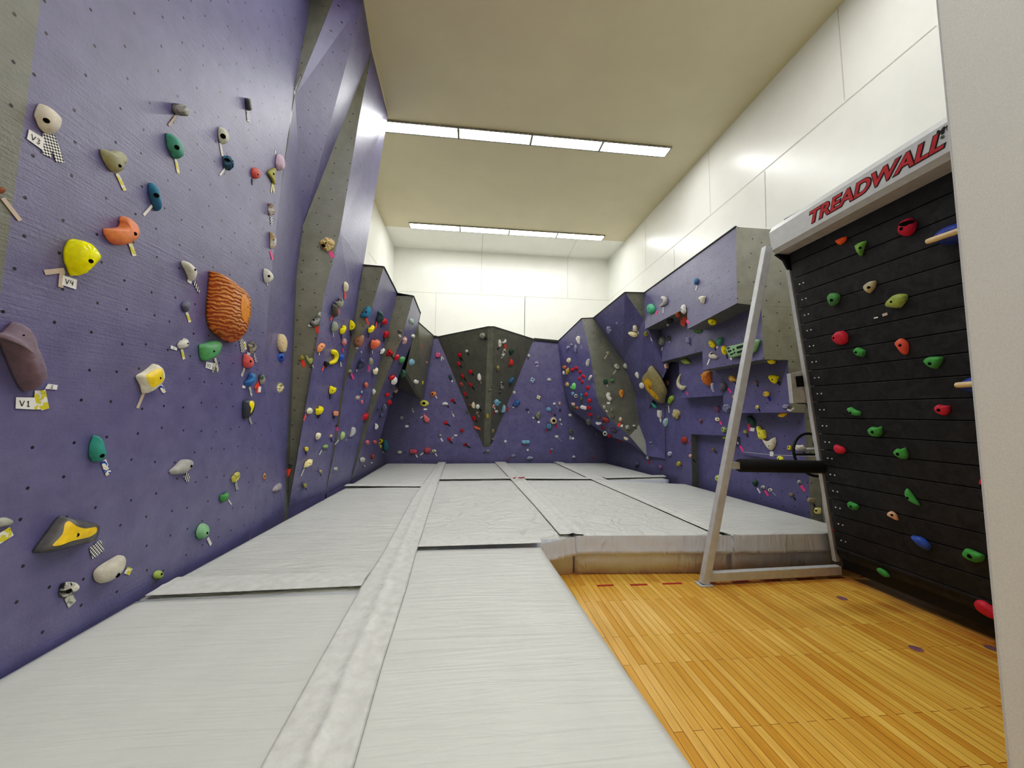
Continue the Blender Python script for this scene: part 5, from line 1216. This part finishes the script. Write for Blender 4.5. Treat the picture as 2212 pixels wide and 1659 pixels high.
H('c', 945, 1350, 84, 168, 20, (178, 152, 74), 'mustard knotted hold in the overhang cluster'); T('grey', 1015, 1490, 1045, 1560, w=14)
H('o', 855, 1385, 58, 90, -15, 'wh', 'small white hold beside the mustard knot')
for x, y, w_, h_, r_, nm in ((1060, 1315, 92, 84, 0, 'first'), (1150, 1275, 100, 82, -10, 'second'), (1250, 1365, 96, 80, 30, 'third'), (1335, 1470, 118, 70, 40, 'fourth'), (1240, 1525, 84, 100, -20, 'fifth'), (1310, 1605, 92, 90, 0, 'sixth')):
    H('o', x, y, w_, h_, r_, (174, 24, 46), f'red hold, {nm} from the top of the red chain')
Z(1190, 780, .12055)
for x, y, w_, h_, nm in ((665, 475, 78, 76, 'seventh'), (630, 600, 76, 76, 'eighth'), (690, 710, 80, 74, 'ninth'), (680, 835, 112, 64, 'tenth'), (706, 955, 96, 64, 'eleventh')):
    H('o', x, y, w_, h_, 0, (176, 26, 48), f'red hold, {nm} from the top of the red chain'); T('dark', x + 22, y + 35, x + 32, y + 85, w=12)
P('715,250 745,280 690,340 665,350', 'lg', 'pale grey fin-shaped hold beside the red chain'); T('grey', 745, 400, 785, 495, w=10)
P('335,460 370,450 410,390 450,410 455,490 410,520 350,495', (112, 196, 112), 'bright green heart-shaped hold on the overhang')
H('c', 290, 415, 76, 82, 0, 'tan', 'tan pinch hold left of the green heart')
H('k', 395, 580, 74, 72, -60, 'lb', 'light blue arc hold under the green heart')
H('r', 450, 622, 78, 66, 0, 'w2', 'white ring hold under the green heart'); B(450, 622, 42, 32)
H('o', 550, 615, 70, 76, 0, (58, 112, 134), 'teal round hold beside the red chain')
H('c', 545, 700, 84, 120, 0, 'dg', 'dark grey rough hold below the teal round one')
H('c', 395, 770, 86, 62, 0, 'wh/sal', 'salmon and white hold low on the overhang')
H('b', 588, 830, 112, 58, 10, 'wh', 'white bar hold touching the tenth red hold')
H('o', 410, 842, 90, 80, 0, (84, 84, 66), 'dim olive hold under the salmon and white one')
H('c', 480, 840, 62, 56, 0, 'tan/rd', 'small tan and red hold beside the white bar')
H('o', 670, 1090, 96, 122, -10, (108, 110, 106), 'grey oval hold hanging low on the overhang')
H('o', 850, 1015, 72, 82, 0, (98, 92, 86), 'brownish grey hold on the overhang lower edge')
H('o', 975, 1060, 134, 104, 30, (134, 62, 54), 'brick-brown hold on the overhang lower edge'); B(940, 1000, 44, 26)
H('k', 850, 1115, 112, 62, 180, 'wh', 'white cradle-shaped hold low on the overhang')
H('o', 930, 1195, 72, 60, 0, 'r2', 'dark red hold low on the overhang')
H('o', 1120, 1252, 132, 98, 30, (80, 70, 90), 'dark mauve oval hold low on the overhang')
H('r', 970, 1300, 86, 92, 0, 'lg', 'grey ring hold beside a dark red one'); B(968, 1298, 42, 40)
H('o', 1052, 1345, 80, 72, 0, (150, 26, 44), 'red hold beside the grey ring, overhang')
H('r', 842, 1300, 72, 56, 0, 'gr', 'small grey ring hold in the overhang shadow'); B(842, 1300, 36, 26)
H('o', 1345, 1390, 92, 58, 30, 'cr', 'cream wedge hold at the overhang tip')
H('c', 1220, 1425, 86, 70, 0, 'bri', 'brick-red rough hold at the overhang tip')
Z(1280, 760, .10848)
H('o', 310, 25, 76, 76, 0, (152, 152, 128), 'round sage hold topmost on the grey slab'); B(315, 22, 16); T('tan', 285, 65, 235, 142, w=20)
P('430,260 480,230 520,260 550,320 490,345 435,310', (168, 168, 154), 'pale grey tooth-shaped hold on the grey slab'); B(492, 280, 22); T('tan', 465, 365, 412, 440, w=22)
H('c', 258, 590, 112, 112, 0, 'dgn', 'dark green three-armed hold on the grey slab'); T('white', 285, 655, 300, 690, w=14)
H('o', 390, 568, 96, 64, -10, (84, 130, 84), 'green oval hold on the grey slab'); B(400, 570, 14)
P('270,850 310,805 355,820 340,880 395,920 370,970 320,970 275,910', 'w2', 'white kidney-shaped hold on the grey slab'); B(315, 832, 26, 14); B(320, 872, 16)
card('285,1000 350,1000 345,1040 285,1035', '', 'small white card under the white kidney-shaped hold')
P('540,770 600,750 620,830 580,915 530,850', (200, 136, 60), 'amber carved hold on the grey slab', craggy=True); B(582, 825, 24)
H('r', 235, 1100, 52, 72, -20, 'lg', 'small white ring hold at the slab edge'); B(237, 1100, 22); T('white', 265, 1158, 295, 1196, w=22)
H('o', 385, 1160, 56, 82, 0, (118, 118, 106), 'dim grey hold, upper of two low on slab'); 
H('o', 405, 1288, 78, 82, 0, (102, 100, 92), 'dim grey hold, lower of two low on slab')
H('e', 558, 1340, 86, 92, 0, 'w2/sal', 'cream and orange hold low on the grey slab'); T('orange', 540, 1405, 515, 1490, w=48)
card('555,1445 605,1450 600,1495 555,1490', '', 'small white card on the orange tape, grey slab')
H('c', 690, 1500, 102, 92, 0, 'wh/bk', 'black and white speckled hold low on the slab')
H('k', 825, 1470, 56, 38, 0, 'wh', 'small white arched hold low on the slab'); T('black', 842, 1490, 892, 1562, w=20)
P('600,270 650,225 695,290 680,340 630,320', (162, 162, 152), 'pale grey wedge hold right of the slab'); T('tan', 695, 330, 756, 392, w=16)
P('835,440 890,390 945,440 920,535 870,500', 'w2', 'white mask-shaped hold left of the gold rock')
GRP[0] = 'holds on the right stepped wall'
P('1160,275 1290,400 1420,600 1490,780 1440,900 1400,1020 1290,1030 1200,960 1100,820 1030,740 1000,640 950,560 980,480 1090,380', (128, 120, 92), 'large grey and gold rock-shaped hold', .16, .4)
face('1000,560 1060,520 1130,560 1180,640 1100,700 1160,760 1260,830 1330,960 1240,930 1120,800 1040,710', (190, 146, 40))
H('o', 980, 672, 120, 132, 0, 'wh', 'glossy white knob overlapping the gold rock', None, .2)
P('1140,990 1180,985 1295,1080 1270,1130 1220,1100', (72, 144, 134), 'teal bar hold under the gold rock')
P('1280,1155 1330,1170 1380,1165 1385,1250 1350,1320 1285,1290', 'w2', 'off-white block hold below the teal bar'); T('white', 1345, 1322, 1370, 1412, w=32)
P('1470,1315 1510,1370 1460,1495 1395,1400', (150, 176, 178), 'pale blue wedge hold below the off-white block')
P('1490,970 1570,865 1620,890 1620,950 1560,1000 1500,1040', (146, 170, 84), 'lime faceted hold right of the gold rock'); B(1535, 945, 16); T('white', 1510, 1060, 1525, 1210, w=18)
H('c', 1660, 1235, 162, 192, -15, (166, 156, 116), 'tan cracked rock hold on the right wall')
H('o', 1485, 605, 98, 130, 0, (156, 106, 122), 'dusky pink oval hold right of the gold rock'); B(1490, 640, 18)
tube_hold('1755,450 1708,570 1722,670 1790,720 1850,690', [12, 34, 42, 46, 20], (172, 166, 142), 'grey crescent horn hold under the second box'); T('pink', 1870, 800, 1906, 860, w=26)
H('c', 1475, 280, 108, 112, 0, 'w2/sal', 'salmon and white hold under the box corner')
Z(1270, 600, .10848)
H('c', 425, 1040, 112, 152, 0, 'b2', 'slate double-knob hold on the dark overhang')
H('k', 595, 910, 92, 86, 0, (116, 118, 142), 'slate arched hold on the dark overhang'); T('white', 610, 975, 628, 1058, w=16)
H('k', 720, 920, 92, 100, 30, (92, 94, 118), 'dark slate hooked hold on the dark overhang'); T('grey', 748, 1030, 778, 1095, w=14)
P('910,950 960,945 980,1000 960,1070 890,1060 905,1000', 'cr', 'cream neck-shaped hold on the dark overhang'); T('white', 985, 1050, 1010, 1116, w=16)
P('785,1100 860,1080 975,1090 985,1160 940,1180 840,1150', (218, 202, 154), 'cream shelf hold under the neck-shaped one')
H('c', 1155, 1120, 86, 108, 0, 'ol', 'olive hold in the gap below the top box'); T('white', 1245, 1185, 1276, 1262, w=14)
H('o', 1470, 1258, 140, 190, 10, (116, 118, 110), 'grey disc hold at the second box corner'); B(1435, 1265, 18); T('white', 1478, 1380, 1470, 1450, w=14)
H('c', 1610, 1212, 108, 108, 0, 'dg', 'dark grey hold right of the grey disc'); T('white', 1622, 1262, 1626, 1290, w=22)
H('o', 1250, 620, 172, 215, -10, (72, 150, 110), 'green dome hold at the top box far end'); B(1215, 617, 16); T('pink', 1345, 692, 1398, 664, 1360, 664, 1370, 740, w=26)
tube_hold('1480,400 1540,430 1535,500 1450,560', [36, 44, 44, 24], (156, 154, 148), 'grey swan-neck hold on the top box'); B(1492, 455, 18); T('white', 1505, 585, 1495, 700, w=20)
Z(1380, 480, .13562)
H('o', 910, 945, 76, 116, 0, (62, 100, 138), 'blue oval hold alone on the top box'); T('white', 930, 1005, 905, 1088, w=18)
P('940,1210 985,1175 1070,1180 1055,1240 1030,1305', (192, 188, 168), 'cream triangular hold on the top box'); B(968, 1242, 18)
H('e', 710, 1385, 110, 156, -8, (202, 200, 194), 'white teardrop hold at the top box notch'); B(675, 1388, 22)
P('660,1480 780,1475 755,1590 720,1650 680,1650', (208, 112, 86), 'salmon wedge hold under the white teardrop'); B(685, 1550, 18); T('pink', 760, 1562, 796, 1616, w=36)
Z(1390, 660, .12206)
H('o', 610, 165, 92, 110, 0, 'ob', 'amber hold under the top box edge')
H('o', 470, 272, 122, 110, 0, (42, 42, 42), 'black ball hold under the top box'); T('white', 425, 325, 432, 365, w=30)
H('o', 1220, 292, 172, 112, 8, 'ye', 'yellow pod hold under the top box'); B(1215, 295, 20)
H('c', 950, 425, 190, 138, 0, (78, 116, 64), 'dark green wide hold between two boxes'); B(965, 430, 26)
H('c', 785, 615, 96, 112, 0, 'b2', 'slate knob alone on the second box'); T('dark', 825, 660, 838, 710, w=12)
H('e', 1208, 678, 118, 158, -40, 'ye', 'yellow oval hold, left of two on third box'); B(1190, 690, 18); T('dark', 1268, 755, 1280, 795, w=20)
P('1300,580 1410,570 1400,640 1340,710 1290,660', (72, 130, 114), 'sea-green wedge hold between two yellow ovals'); T('white', 1300, 720, 1308, 755, w=34)
P('1460,770 1520,720 1680,690 1840,650 2010,600 2080,625 1995,820 1780,865 1560,920 1510,880', (134, 170, 130), 'green ladder-like hold behind the steel leg', .07, flat=True)
for q_ in ('1650,725 1800,690 1806,730 1660,772', '1655,812 1802,772 1810,806 1664,850', '1490,800 1550,784 1560,812 1500,832', '1525,862 1582,838 1592,862 1545,884', '1575,770 1606,762 1612,790 1585,797', '1592,826 1622,816 1627,846 1602,856', '1475,752 1520,736 1530,758 1490,775'):
    face(q_, (44, 56, 46), .01, .8, 'slot')
H('o', 1428, 792, 84, 178, -18, (232, 196, 30), 'yellow oval hold touching the green ladder'); B(1425, 802, 16); T('black', 1472, 880, 1485, 936, w=20)
P('1140,880 1195,815 1260,860 1320,910 1270,945 1165,930', (194, 188, 174), 'off-white shell jug on the third box'); B(1215, 850, 60, 34); T('white', 1172, 945, 1128, 1050, w=24)
T('white', 1530, 925, 1565, 955, w=34, lab='white paper scrap beside the green ladder-like hold')
P('1060,1175 1210,1170 1205,1330 1165,1430 1060,1370 1010,1230', (176, 116, 54), 'amber-brown rock hold under the third box', craggy=True); B(1062, 1280, 16)
P('1185,1380 1230,1380 1270,1520 1245,1530', (156, 160, 180), 'slim pale blade hold beside the amber rock')
H('o', 1400, 1440, 152, 162, 0, (94, 90, 102), 'dim grey dome hold right of the blade hold'); T('pink', 1500, 1470, 1556, 1542, w=30)
P('1495,1260 1540,1230 1610,1250 1650,1320 1630,1340 1580,1320 1570,1355 1520,1320', (216, 178, 104), 'apricot mitten-shaped hold left of the steel leg'); B(1525, 1270, 18); T('dark', 1632, 1345, 1636, 1390, w=16)
H('o', 1597, 1615, 64, 62, 0, (206, 188, 128), 'small butter-coloured hold left of the steel leg'); B(1580, 1613, 18); T('black', 1628, 1650, 1645, 1720, w=16)
H('l', 740, 985, 205, 100, 15, (146, 160, 86), 'olive pod hold under the second box')
Z(1480, 780, .1085)
H('l', 1720, 12, 175, 80, 5, 'ye', 'yellow pod hold under the third box')
H('o', 1415, 425, 100, 70, 8, (118, 98, 100), 'small brown foothold right of the steel leg'); T('black', 1440, 465, 1450, 510, w=22)
P('1635,320 1690,270 1870,300 1870,340 1800,445 1720,420', 'ye', 'yellow wedge hold left of the control box'); B(1735, 370, 26); T('black', 1840, 430, 1912, 425, 1840, 430, 1890, 478, w=20)
H('o', 1615, 655, 145, 115, 0, (206, 176, 84), 'mustard oval hold right of the steel leg'); B(1575, 650, 22); T('blue', 1655, 705, 1702, 790, w=42)
H('o', 1435, 915, 90, 78, 0, (200, 186, 136), 'small cream hold right of the steel leg'); B(1415, 918, 20); T('black', 1462, 952, 1492, 1010, w=20)
H('c', 635, 960, 152, 132, 0, (116, 82, 112), 'plum folded hold left of the steel leg'); T('grey', 640, 1030, 648, 1075, w=18)
H('c', 820, 935, 165, 172, 0, (122, 126, 148), 'slate spiky hold left of the steel leg')
H('o', 640, 1160, 104, 84, 15, 'cr', 'small cream ring hold above the sage hold'); B(640, 1160, 26); T('pink', 690, 1198, 730, 1266, w=34)
H('o', 770, 1365, 118, 122, 20, (144, 160, 106), 'sage hold with two holes by the steel leg'); B(742, 1355, 26); B(793, 1378, 18)
card('870,1368 906,1370 896,1450 864,1448', '', 'white card half hidden by the steel leg')
H('l', 800, 1520, 150, 72, -12, (170, 184, 76), 'lime flat hold under the niche edge')
H('o', 310, 1190, 80, 86, 0, (112, 86, 88), 'small brown cone hold above the niche')
P('1215,1100 1290,1090 1400,1180 1400,1290 1330,1290 1240,1200', (54, 92, 78), 'dark green cone hold under the purple ledge'); B(1270, 1212, 18); T('pink', 1250, 1300, 1285, 1260, 1272, 1262, 1285, 1395, w=42)
card('1300,1320 1385,1335 1370,1400 1290,1390', '', 'white card on the pink tape of the dark green cone')
P('1400,1305 1450,1290 1530,1370 1600,1370 1625,1480 1600,1540 1470,1555 1430,1420', (228, 208, 84), 'yellow rough triangular hold above the horned hold'); B(1472, 1435, 20)
P('1505,1540 1600,1600 1720,1570 1800,1520 1825,1600 1790,1700 1700,1775 1620,1720', (208, 200, 180), 'cream two-horned hold below the yellow rough one'); B(1665, 1690, 20); T('camo', 1720, 1785, 1760, 1850, w=34)
H('c', 1195, 1405, 106, 70, 10, (154, 144, 90), 'small khaki foothold left of the dark green cone'); T('black', 1225, 1452, 1252, 1512, w=18)
H('l', 1940, 1065, 235, 100, -14, (212, 176, 44), 'yellow pod hold under the ledge by the treadmill')
H('c', 2000, 905, 165, 90, 0, (128, 128, 152), 'lavender crumpled hold on the ledge edge')
T('white', 2030, 960, 2100, 990, 2100, 990, 2165, 930, w=26)
Z(1560, 860, .16883)
H('l', 860, 635, 72, 66, 40, (224, 204, 64), 'small yellow hold left of the hand wheel'); B(848, 628, 16)
H('h', 985, 632, 128, 88, 0, (204, 196, 156), 'cream saddle hold seen through the hand wheel'); T('black', 1040, 685, 1070, 730, w=14)
H('o', 742, 772, 98, 66, 10, (216, 212, 84), 'lemon hold just above the foam pad'); B(718, 778, 16)
card('610,680 655,685 650,745 608,740', '', 'white card above the foam pad')
H('o', 205, 570, 28, 50, -20, 'wh', 'tiny white foothold behind the steel leg'); T('pink', 228, 610, 268, 680, w=24)
H('c', 420, 1090, 80, 82, 0, 'dgn', 'small dark green foothold under the foam pad'); T('white', 450, 1150, 486, 1215, w=18)
H('o', 520, 1142, 60, 50, 10, 'wh/bk', 'white foothold, left of two under the pad'); T('pink', 545, 1178, 590, 1250, w=26)
H('o', 615, 1175, 60, 46, 0, 'w2', 'white foothold, right of two under the pad'); B(610, 1175, 18); T('grey', 640, 1198, 685, 1246, w=16)
H('o', 985, 1080, 60, 60, 0, 'wh/bk', 'black and white foothold low beside the frame'); T('pink', 1010, 1118, 1060, 1190, w=30)
H('o', 880, 1235, 80, 54, 15, (126, 116, 104), 'small taupe oval foothold above the mat'); T('black', 915, 1268, 940, 1306, w=14)
H('q', 1138, 1308, 106, 62, 4, (140, 130, 110), 'taupe square foothold above the mat'); T('black', 1172, 1350, 1190, 1386, w=14)
H('q', 1215, 1440, 98, 84, 4, (218, 204, 148), 'butter-yellow block foothold at the mat corner'); B(1202, 1440, 20); T('black', 1172, 1420, 1205, 1440, w=16)
Z(1340, 880, .12054)
H('o', 1140, 585, 130, 128, 10, (138, 66, 54), 'rust-coloured dome hold left of the niche'); T('red', 1200, 640, 1240, 640, w=14)
H('o', 885, 830, 86, 86, 0, (168, 168, 188), 'pale lilac knob low on the right wall'); B(885, 828, 14)
H('c', 1045, 1010, 90, 86, 0, (172, 160, 76), 'olive-yellow foothold low on the right wall'); T('dark', 1085, 1030, 1105, 1055, w=16)
H('t', 1255, 870, 82, 64, 0, (196, 160, 124), 'small apricot foothold left of the niche'); T('black', 1300, 925, 1345, 985, w=16)
H('o', 720, 1072, 60, 100, -35, (126, 92, 120), 'plum foothold near the mat, right wall')
H('s', 495, 895, 76, 80, 20, 'wh', 'white bone-like foothold at the slab tip'); T('red', 512, 950, 515, 1020, w=20)
H('k', 540, 635, 62, 42, 0, 'b2', 'tiny slate foothold right of the slab'); T('grey', 562, 652, 600, 720, w=12)
H('o', 290, 1015, 90, 108, 0, (84, 84, 104), 'dim slate hold in the corner near the mats')
H('c', 1665, 750, 56, 70, 0, (126, 116, 76), 'small olive foothold inside the niche'); T('black', 1697, 782, 1736, 826, w=18)
H('o', 1750, 1273, 126, 118, 10, (166, 198, 106), 'lime round foothold partly behind the steel leg'); B(1732, 1273, 20)
# ================================================================ HOLDS: climbing treadmill
Z(1630, 240, .217, 'holds on the climbing treadmill')
P('790,1290 915,1245 915,1290 850,1335', (218, 98, 38), 'orange wedge hold under the treadmill header')
P('985,1335 1120,1290 1095,1370 1060,1445', (112, 156, 78), 'green triangular hold near the treadmill top'); B(1050, 1362, 20)
P('1410,1180 1440,1100 1540,1060 1620,1110 1600,1200 1530,1245 1440,1235', (168, 26, 58), 'crimson pocket jug near the treadmill header'); B(1515, 1115, 88, 36); B(1462, 1172, 26)
Z(1680, 560, .20796)
P('880,280 940,235 1025,225 1020,290 950,355 890,320', (172, 162, 132), 'stone-coloured hold high on the treadmill'); B(945, 293, 24)
P('505,390 540,352 620,355 658,390 620,460 555,490 515,440', (80, 128, 80), 'green shield-shaped hold high on the treadmill'); B(560, 425, 28)
P('1100,460 1180,385 1250,360 1355,365 1345,430 1270,505 1120,500', (138, 152, 84), 'large moss-green hold high on the treadmill'); B(1178, 442, 18)
P('548,810 600,755 680,745 735,790 730,860 650,892 570,860', (176, 42, 64), 'crimson rounded hold left of centre on the treadmill'); B(580, 818, 20)
P('772,950 820,915 860,925 920,950 900,1010 820,1005', (72, 140, 78), 'green bean hold under the crimson rounded one'); B(812, 968, 20)
P('1200,870 1260,825 1320,835 1370,885 1350,985 1300,985 1240,920', (204, 94, 74), 'coral flared hold on the treadmill'); B(1270, 895, 22)
P('1495,1060 1560,1015 1715,1015 1720,1060 1650,1140 1560,1120', (74, 138, 74), 'green plectrum-shaped hold on the treadmill'); B(1580, 1085, 26)
T('tan', 1088, 582, 1140, 566, w=20, lab='tan tape scrap under the large moss-green hold'); T('white', 1000, 612, 1042, 602, w=10, lab='small white tape scrap left of the tan scrap')
P('705,1560 750,1537 800,1560 870,1585 865,1625 780,1620', (78, 146, 82), 'green bean hold halfway down the treadmill'); B(757, 1595, 18)
P('1610,1545 1660,1510 1725,1520 1790,1520 1800,1570 1740,1625 1640,1600', (182, 44, 70), 'crimson bean hold halfway down the treadmill'); B(1672, 1567, 26)
Z(1720, 840, .2411)
P('625,375 670,340 735,348 770,335 780,385 740,430 660,425', (74, 142, 76), 'green hold in the middle of the treadmill'); B(683, 388, 22)
P('325,520 350,500 430,525 448,560 400,585 345,570', (186, 44, 68), 'small crimson hold beside the bolt pairs')
P('855,575 900,535 940,545 980,525 1010,580 990,630 920,625', (76, 144, 76), 'green notched hold below the middle green one'); B(910, 585, 22)
P('1630,850 1660,790 1700,755 1760,780 1760,930 1690,935', (184, 42, 66), 'crimson hold half hidden by the grey partition'); B(1670, 873, 30)
P('960,940 985,895 1020,910 1110,1030 1100,1045 1010,1010', (80, 150, 84), 'green diagonal half-moon hold on the treadmill'); B(990, 985, 16)
P('448,1025 480,1010 560,1040 560,1080 510,1090 460,1060', (70, 138, 78), 'small green hold low on the treadmill'); B(490, 1055, 16)
P('808,1115 850,1095 900,1120 920,1180 870,1160 815,1140', (198, 158, 132), 'small peach shell hold low on the treadmill'); B(857, 1130, 16)
P('1010,1325 1060,1320 1140,1335 1210,1400 1190,1450 1100,1410', (60, 92, 164), 'blue slanted hold low on the treadmill')
P('1470,1480 1510,1432 1560,1440 1610,1458 1690,1490 1680,1540 1600,1560 1500,1520', (74, 144, 76), 'large green hold low on the treadmill'); B(1555, 1500, 26)
Z(1780, 1100, .1953)
P('570,660 610,650 690,680 738,740 690,755 610,715', (76, 148, 80), 'green hold on the bottom treadmill slat')
P('1640,1040 1690,1000 1780,1010 1900,1080 1970,1160 1960,1240 1800,1190 1680,1120', (184, 42, 64), 'large crimson hold at the treadmill bottom corner')
# dowels on blue mounts
for (a_, b_, mc, lab) in (((2003, 522), (2073, 498), (2030, 518), 'upper wooden dowel on a blue mount, beside the partition'), ((2066, 832), (2112, 829), (2088, 832), 'lower wooden dowel on a blue mount, beside the partition')):
    p = aP(*a_, BL2 + NB * .13, NB); q = aP(*b_, BL2 + NB * .13, NB); d_ = (q - p).normalized()
    m_ = aP(*mc, BL2, NB); root = empty('wooden_dowel', m_); tag(root, lab, 'dowel', 'wooden dowels on the treadmill')
    mb = MB(); mb.tube([p - d_ * .006, p, p + d_ * .02, p + d_ * .55], [.014, .021, .023, .023], 14); M.setdefault('dowel', plain('pale_turned_wood', (224, 196, 150), .5, var=.06)); mb.build('rod', 'dowel', root, True)
    mb = MB(); c_ = m_ + NB * .0
    n_ = 20; up_ = U; c_ = c_ + NB * .004; ring0 = [c_ + Wd * (.12 + .13 * math.cos(2 * PI * i / n_)) + up_ * (.08 * math.sin(2 * PI * i / n_)) for i in range(n_)]
    ring1 = [lerp(c_ + Wd * .12, x, .8) + NB * .09 for x in ring0]; ring2 = [lerp(c_ + Wd * .12, x, .4) + NB * .115 for x in ring0]
    mb.v = ring0 + ring1 + ring2; mb.f = [(k * n_ + i, k * n_ + (i + 1) % n_, (k + 1) * n_ + (i + 1) % n_, (k + 1) * n_ + i) for k in (0, 1) for i in range(n_)] + [tuple(2 * n_ + i for i in range(n_))]; mb.m = [0] * len(mb.f)
    M.setdefault('mount', plain('blue_resin', (44, 66, 140), .5)); mb.build('mount', 'mount', root, True)
# thin cord strung across behind the foam pad
mb = MB(); a_ = hit(1609, 976)[0] + V((-.03, 0, 0)); b_ = aY(1768, 985, YT + .36); pts = [lerp(a_, b_, i / 8) - V((0, 0, .02 * math.sin(PI * i / 8))) for i in range(9)]; mb.tube(pts, .004, 6)
tag(mb.build('cord', 'metal', None, True), 'thin grey cord strung from the wall to the steel frame', 'cord')
# ================================================================ render look
w = bpy.data.worlds.new('world'); scene.world = w; w.use_nodes = True
w.node_tree.nodes['Background'].inputs[0].default_value = (.9, .95, 1, 1); w.node_tree.nodes['Background'].inputs[1].default_value = .15
scene.view_settings.view_transform = 'Standard'; scene.view_settings.look = 'None'; scene.view_settings.exposure = 0.0
vs_ = scene.view_settings; vs_.use_curve_mapping = True; cm = vs_.curve_mapping; cv = cm.curves[3]
for x_, y_ in ((.03, .019), (.06, .043), (.125, .132), (.45, .47)): cv.points.new(x_, y_)
cm.update()
scene.cycles.use_denoising = True; scene.cycles.max_bounces = 8; scene.cycles.diffuse_bounces = 5; scene.cycles.caustics_reflective = False; scene.cycles.caustics_refractive = False
